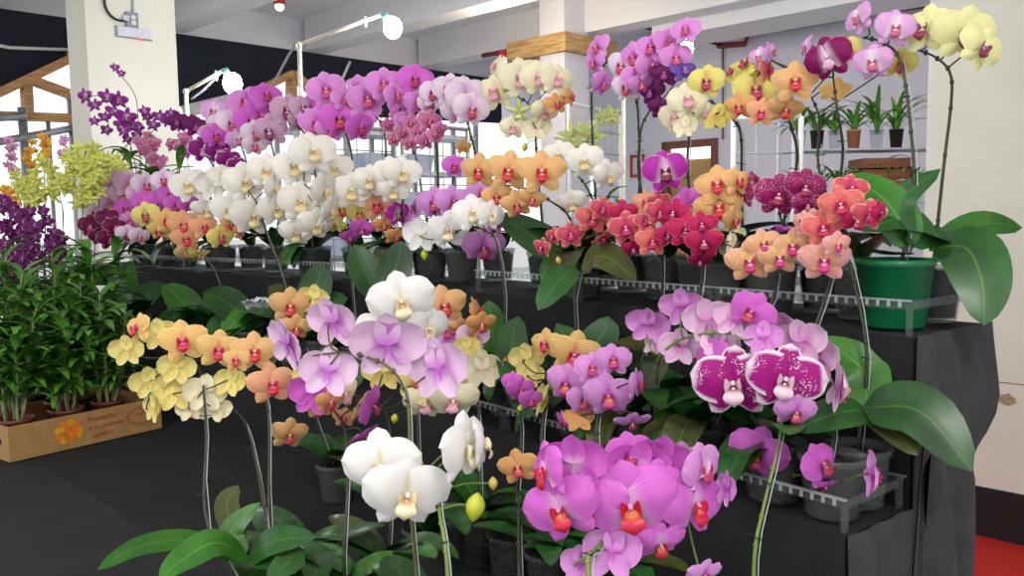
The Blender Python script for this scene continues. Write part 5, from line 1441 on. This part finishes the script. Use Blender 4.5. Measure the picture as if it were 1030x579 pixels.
rk2 = empty('storage_rack', CAM + ray(400, 215) * 7.6, 'pale open rack in the bright space behind the middle wire grids', 'rack'); rk2.location.z = 0
ra, rb = CAM + ray(300, 215) * 7.0, CAM + ray(482, 215) * 8.2; ra.z = rb.z = 0; rd = rb - ra; rn = Vector((-rd.y, rd.x, 0)).normalized()
RZ = [.7, 1.12, 1.5, 1.86, 2.2]
for z in RZ:
    m_ = MB(); m_.box(ra + ZU * z, rd, rn * .4, ZU * .035); part('shelf', m_, M['rack'], rk2, False)
for u in (0, .25, .5, .75, 1):
    for w_ in (0, .37):
        m_ = MB(); m_.box(ra + rd * (u * .985) + rn * w_, rd.normalized() * .035, rn * .035, ZU * 2.35); part('post', m_, M['steel'], rk2, False)
rng = random.Random(12)
for k, (u, zi, lab) in enumerate(((.06, 2, 'pale storage tub on the third shelf of the rack, nearest the lamp post'), (.30, 2, 'pale storage tub on the third shelf of the rack, second bay'), (.56, 2, 'pale storage tub on the third shelf of the rack, third bay'), (.80, 2, 'pale storage tub on the third shelf of the rack, last bay'),
                                  (.10, 3, 'pale storage tub on the fourth shelf of the rack, first bay'), (.36, 3, 'pale storage tub on the fourth shelf of the rack, second bay'), (.60, 3, 'pale storage tub on the fourth shelf of the rack, third bay'), (.14, 1, 'pale storage tub on the second shelf of the rack, first bay'), (.62, 1, 'pale storage tub on the second shelf of the rack, third bay'))):
    q = ra + rd * u + rn * .06 + ZU * (RZ[zi] + .036); e = rd.normalized()
    tub = empty('storage_tub', q, lab, 'tub', 'pale tubs on the storage rack')
    hh = rng.uniform(.13, .2); m_ = MB(); k_ = len(m_.v)
    m_.v += [tuple(e * a + rn * b) for a, b in ((.02, .02), (.26, .02), (.26, .24), (.02, .24))] + [tuple(e * a + rn * b + ZU * hh) for a, b in ((0, 0), (.28, 0), (.28, .26), (0, .26))] + [tuple(e * a + rn * b + ZU * hh) for a, b in ((.01, .01), (.27, .01), (.27, .25), (.01, .25))] + [tuple(e * a + rn * b + ZU * .01) for a, b in ((.03, .03), (.25, .03), (.25, .23), (.03, .23))]
    for i in range(4):
        j = (i + 1) % 4
        for lo in (0, 4, 8): m_.f.append((lo + i, lo + j, lo + 4 + j, lo + 4 + i)); m_.uv.append(None); m_.mi.append(0)
    for f_ in ((3, 2, 1, 0), (12, 13, 14, 15)): m_.f.append(f_); m_.uv.append(None); m_.mi.append(0)
    part('tub_body', m_, M['tub'], tub, False, world=False)
    m_ = MB()
    for i in range(1): m_.box(-e * .006 - rn * .006 + ZU * (hh - .012), e * .292, rn * .008, ZU * .012); m_.box(-e * .006 + rn * .258 + ZU * (hh - .012), e * .292, rn * .008, ZU * .012)
    part('rim', m_, M['tub'], tub, False, world=False)

# ------------------------------------------------------------------ lamps on booms
def boom(lab, post, arm, bulb, t, post_r=.011, wire=None):
    pb = at(*bulb, t)
    root = empty('boom_lamp', at(post[0][0], post[0][1], t), lab, 'lamp', 'lit bulbs on boom arms')
    top = at(post[0][0], post[0][1], t)
    m_ = MB(); m_.tube([top, Vector((top.x, top.y, 0.0))], post_r, 10); part('pole', m_, M['dirty_white'], root)
    ae = at(arm[0], arm[1], t); 
    m_ = MB(); m_.tube([top, ae], post_r * .85, 10); m_.ball(top, post_r * 1.5, post_r * 1.5, post_r * 1.5); mid = top + (ae - top) * .78; m_.tube([mid - ZU * .03, mid + ZU * .02], .008, 6); part('arm', m_, M['dirty_white'], root)
    d = (pb - ae); d = d.normalized() if d.length > 1e-3 else -ZU
    m_ = MB(); m_.tube([ae, ae + d * .05], .02, 10); part('socket', m_, M['socket'], root)
    m_ = MB(); R = 9.5 * t / FOC; m_.ball(pb, R, R, R * 1.15, 14, 10); m_.tube([ae + d * .05, pb], .012, 8); part('bulb', m_, M['bulb'], root)
    if wire:
        m_ = MB(); m_.tube(smooth_path([at(x, y, t + .05) for x, y in wire], 5), .006, 6); part('flex', m_, M['grey_cable'], root)
boom('lit bulb at the end of the longest boom arm, highest over the mauve sprays', [(301, 45)], (386, 14), (395, 28), 4.2, wire=[(298, 44), (290, 56), (280, 75), (271, 92)])
boom('lit bulb on a short boom arm beside the left white pillar', [(187, 92)], (226, 70), (234, 84), 4.4, wire=[(222, 73), (205, 90), (192, 100)])
boom('lit bulb glaring beside the deep violet and lilac sprays', [(627, 96)], (694, 36), (688, 49), 4.4)
# small red capped lamps under the ceiling
def redlamp(x, y, t, lab, zt_=3.29):
    c = at(x, y, t); root = empty('ceiling_bulb', c, lab, 'lamp', 'red capped bulbs under the ceiling')
    m_ = MB(); m_.lathe([(0, .05), (.035, .045), (.045, .01), (.045, -.02), (0, -.02)], 14, c); part('cap', m_, M['red_glass'], root)
    m_ = MB(); m_.ball(c - ZU * .035, .038, .038, .035, 12, 8); part('globe', m_, M['glow_white'], root)
    m_ = MB(); m_.tube([c + ZU * .04, Vector((c.x, c.y, zt_))], .005, 6); part('cord', m_, M['grey_cable'], root)
redlamp(281, 2, 6.6, 'red capped bulb at the top edge, above the long boom arm')
rp = on_plane(506, 53.5, EB, mb_ - .03); rl = on_plane(486, 56, EB, mb_ - .03)
m_ = MB(); m_.tube([rl, on_plane(513, 51, EB, mb_ - .03)], .022, 8); tag(link('conduit_pipe', m_.mesh('pipe', [M['red_pipe']])), 'short dark red pipe sticking out left of the wooden collar', 'pipe')
redlamp(506, 56.5, depth_of(rp), 'red capped bulb left of the wooden collar', rp.z - .02)

# ------------------------------------------------------------------ potted plants on the bench at the right
BT = 5.3
root = empty('plant_bench', CAM + ray(870, 215) * BT, 'slatted metal bench with two shelves of small potted plants, left of the right pillar', 'bench'); root.location.z = 0
def bench_pt(x, y, t=BT): return at(x, y, t)
p0, p1 = at(796, 215, BT + .05), at(960, 215, BT + .05)
zs = [at(860, 149, BT).z, at(860, 203, BT).z]
dv = (p1 - p0); dv.z = 0; nb = Vector((-dv.y, dv.x, 0)).normalized()
for z in zs:
    m_ = MB(); q = Vector((p0.x, p0.y, z - .012)); m_.box(q - nb * .02, dv, nb * .30, ZU * .012); part('shelf', m_, M['wire'], root, False)
for u in (0.0, 1.0):
    for s_ in (-.02, .28):
        q = p0 + dv * u + nb * s_; m_ = MB(); m_.tube([Vector((q.x, q.y, 0)), Vector((q.x, q.y, zs[0] + .12))], .012, 6); part('leg', m_, M['white_metal'], root)
def little_plant(x, shelf, h, lab, kind, seed, back=.06):
    rng = random.Random(seed); q = at(x, 215, BT + .08); q.z = zs[shelf] + .001
    q = q + nb * back
    r0 = empty('potted_seedling', q, lab, 'plant', 'small potted plants on the right bench'); h *= 1.7 if shelf == 0 else 1.0
    pm = {'clear': M['tray'], 'terra': M['terracotta'], 'dark': M['bark']}[kind]
    m_ = MB(); m_.lathe([(0, 0), (.032, 0), (.042, .11), (.044, .11), (.044, .12), (.038, .12), (.03, .09), (0, .09)], 14); part('pot', m_, pm, r0, world=False)
    m_ = MB()
    for k in range(13):
        az = rng.uniform(0, 2 * PI); L = h * rng.uniform(.7, 1.1); e0 = R_(rng.uniform(50, 85)); e1 = R_(rng.uniform(-40, 30)); pts = [Vector((0, 0, .09))]
        for i in range(4):
            e = e0 + (e1 - e0) * i / 3; pts.append(pts[-1] + Vector((math.cos(az) * math.cos(e), math.sin(az) * math.cos(e), math.sin(e))) * L / 4)
        leaf_strip(m_, pts, .03, ZU, .2, nv=2, thick=.001)
    part('foliage', m_, M['leaf_narrow'], r0, world=False)
spec = [(806, 0, .14, 'clear', 'potted seedling at the wire grid end of the upper shelf'), (824, 0, .17, 'dark', 'potted seedling second from the wire grid on the upper shelf'), (842, 0, .15, 'clear', 'potted seedling third from the wire grid on the upper shelf, pale pot'),
        (861, 0, .18, 'terra', 'potted seedling in a clay pot at the middle of the upper shelf'), (884, 0, .22, 'clear', 'tall arching seedling on the upper shelf above the crate'), (904, 0, .20, 'dark', 'upright seedling with a dark pot near the pillar, upper shelf'),
        (808, 1, .2, 'clear', 'potted seedling at the wire grid end of the lower shelf'), (828, 1, .18, 'clear', 'pale potted seedling second from the wire grid on the lower shelf'), (847, 1, .22, 'terra', 'potted seedling in a clay pot beside the crate, lower shelf'), (922, 1, .24, 'dark', 'leafy seedling next to the right pillar, lower shelf')]
for i, (x, sh, h, kd, lab) in enumerate(spec): little_plant(x, sh, h, lab, kd, 500 + i)
q = at(890, 215, BT + .08); q.z = zs[1] + .001; q = q + nb * .05
cr = empty('wooden_crate', q, 'brown wooden crate on the lower shelf holding a bushy fern', 'crate')
ex = dv.normalized(); m_ = MB()
for z0 in (0.0, .07, .14, .21):
    m_.box(-ex * .15 - nb * .06 + ZU * z0, ex * .30, nb * .012, ZU * .06); m_.box(-ex * .15 + nb * .16 + ZU * z0, ex * .30, nb * .012, ZU * .06)
    m_.box(-ex * .15 - nb * .048 + ZU * z0, ex * .012, nb * .208, ZU * .06); m_.box(ex * .138 - nb * .048 + ZU * z0, ex * .012, nb * .208, ZU * .06)
part('slatted_body', m_, M['crate'], cr, False, world=False)
fq = q + nb * .05 + ZU * .003
fe = empty('potted_fern', fq, 'bushy bright green fern spilling out of the brown crate', 'plant')
m_ = MB(); m_.lathe([(0, 0), (.06, 0), (.075, .17), (.07, .17), (.055, .15), (0, .15)], 16); part('pot', m_, M['terracotta'], fe, world=False)
m_ = MB(); rng = random.Random(77)
for k in range(34):
    az = rng.uniform(0, 2 * PI); L = rng.uniform(.16, .30); e0 = R_(rng.uniform(40, 85)); e1 = R_(rng.uniform(-80, -20)); pts = [Vector((0, 0, .15))]
    for i in range(5):
        e = e0 + (e1 - e0) * i / 4; pts.append(pts[-1] + Vector((math.cos(az) * math.cos(e), math.sin(az) * math.cos(e), math.sin(e))) * L / 5)
    leaf_strip(m_, pts, .03, ZU, .2, nv=2, thick=.001)
part('fronds', m_, M['leaf_narrow'], fe, world=False)

# ------------------------------------------------------------------ light
w = bpy.data.worlds.new('world'); SC.world = w; w.use_nodes = True
bg = w.node_tree.nodes['Background']; bg.inputs[0].default_value = (0.93, 0.965, 1.0, 1); bg.inputs[1].default_value = 1.3
lq = at(522, 42, 6.3)
for lx, ly, lz, e in ((0.4, -0.5, 2.75, 62), (-1.3, 0.3, 2.75, 40), (lq.x, lq.y, 2.8, 15), (2.2, 4.6, 2.8, 9)):  # unseen fill points added to brighten flowers and hall; warm one is a lamp
    ld = bpy.data.lights.new('fill_and_warm_light', 'POINT'); ld.energy = e; ld.shadow_soft_size = .25 if ly < 1 else .12; ld.color = (1, .96, .9)
    if lz == 2.8 and lx == lq.x: ld.color = (1, .86, .58)
    lo = bpy.data.objects.new('fill_and_warm_light', ld); COL.objects.link(lo); lo.location = (lx, ly, lz)
vs = SC.view_settings
SC.display_settings.display_device = 'sRGB'
vs.view_transform = 'Standard'; vs.look = 'None'; vs.exposure = 0.25; vs.gamma = 1.0; vs.use_curve_mapping = False
SC.cycles.max_bounces = 8; SC.cycles.transparent_max_bounces = 16; SC.cycles.caustics_reflective = False; SC.cycles.caustics_refractive = False
try: SC.cycles.use_denoising = True
except Exception: pass
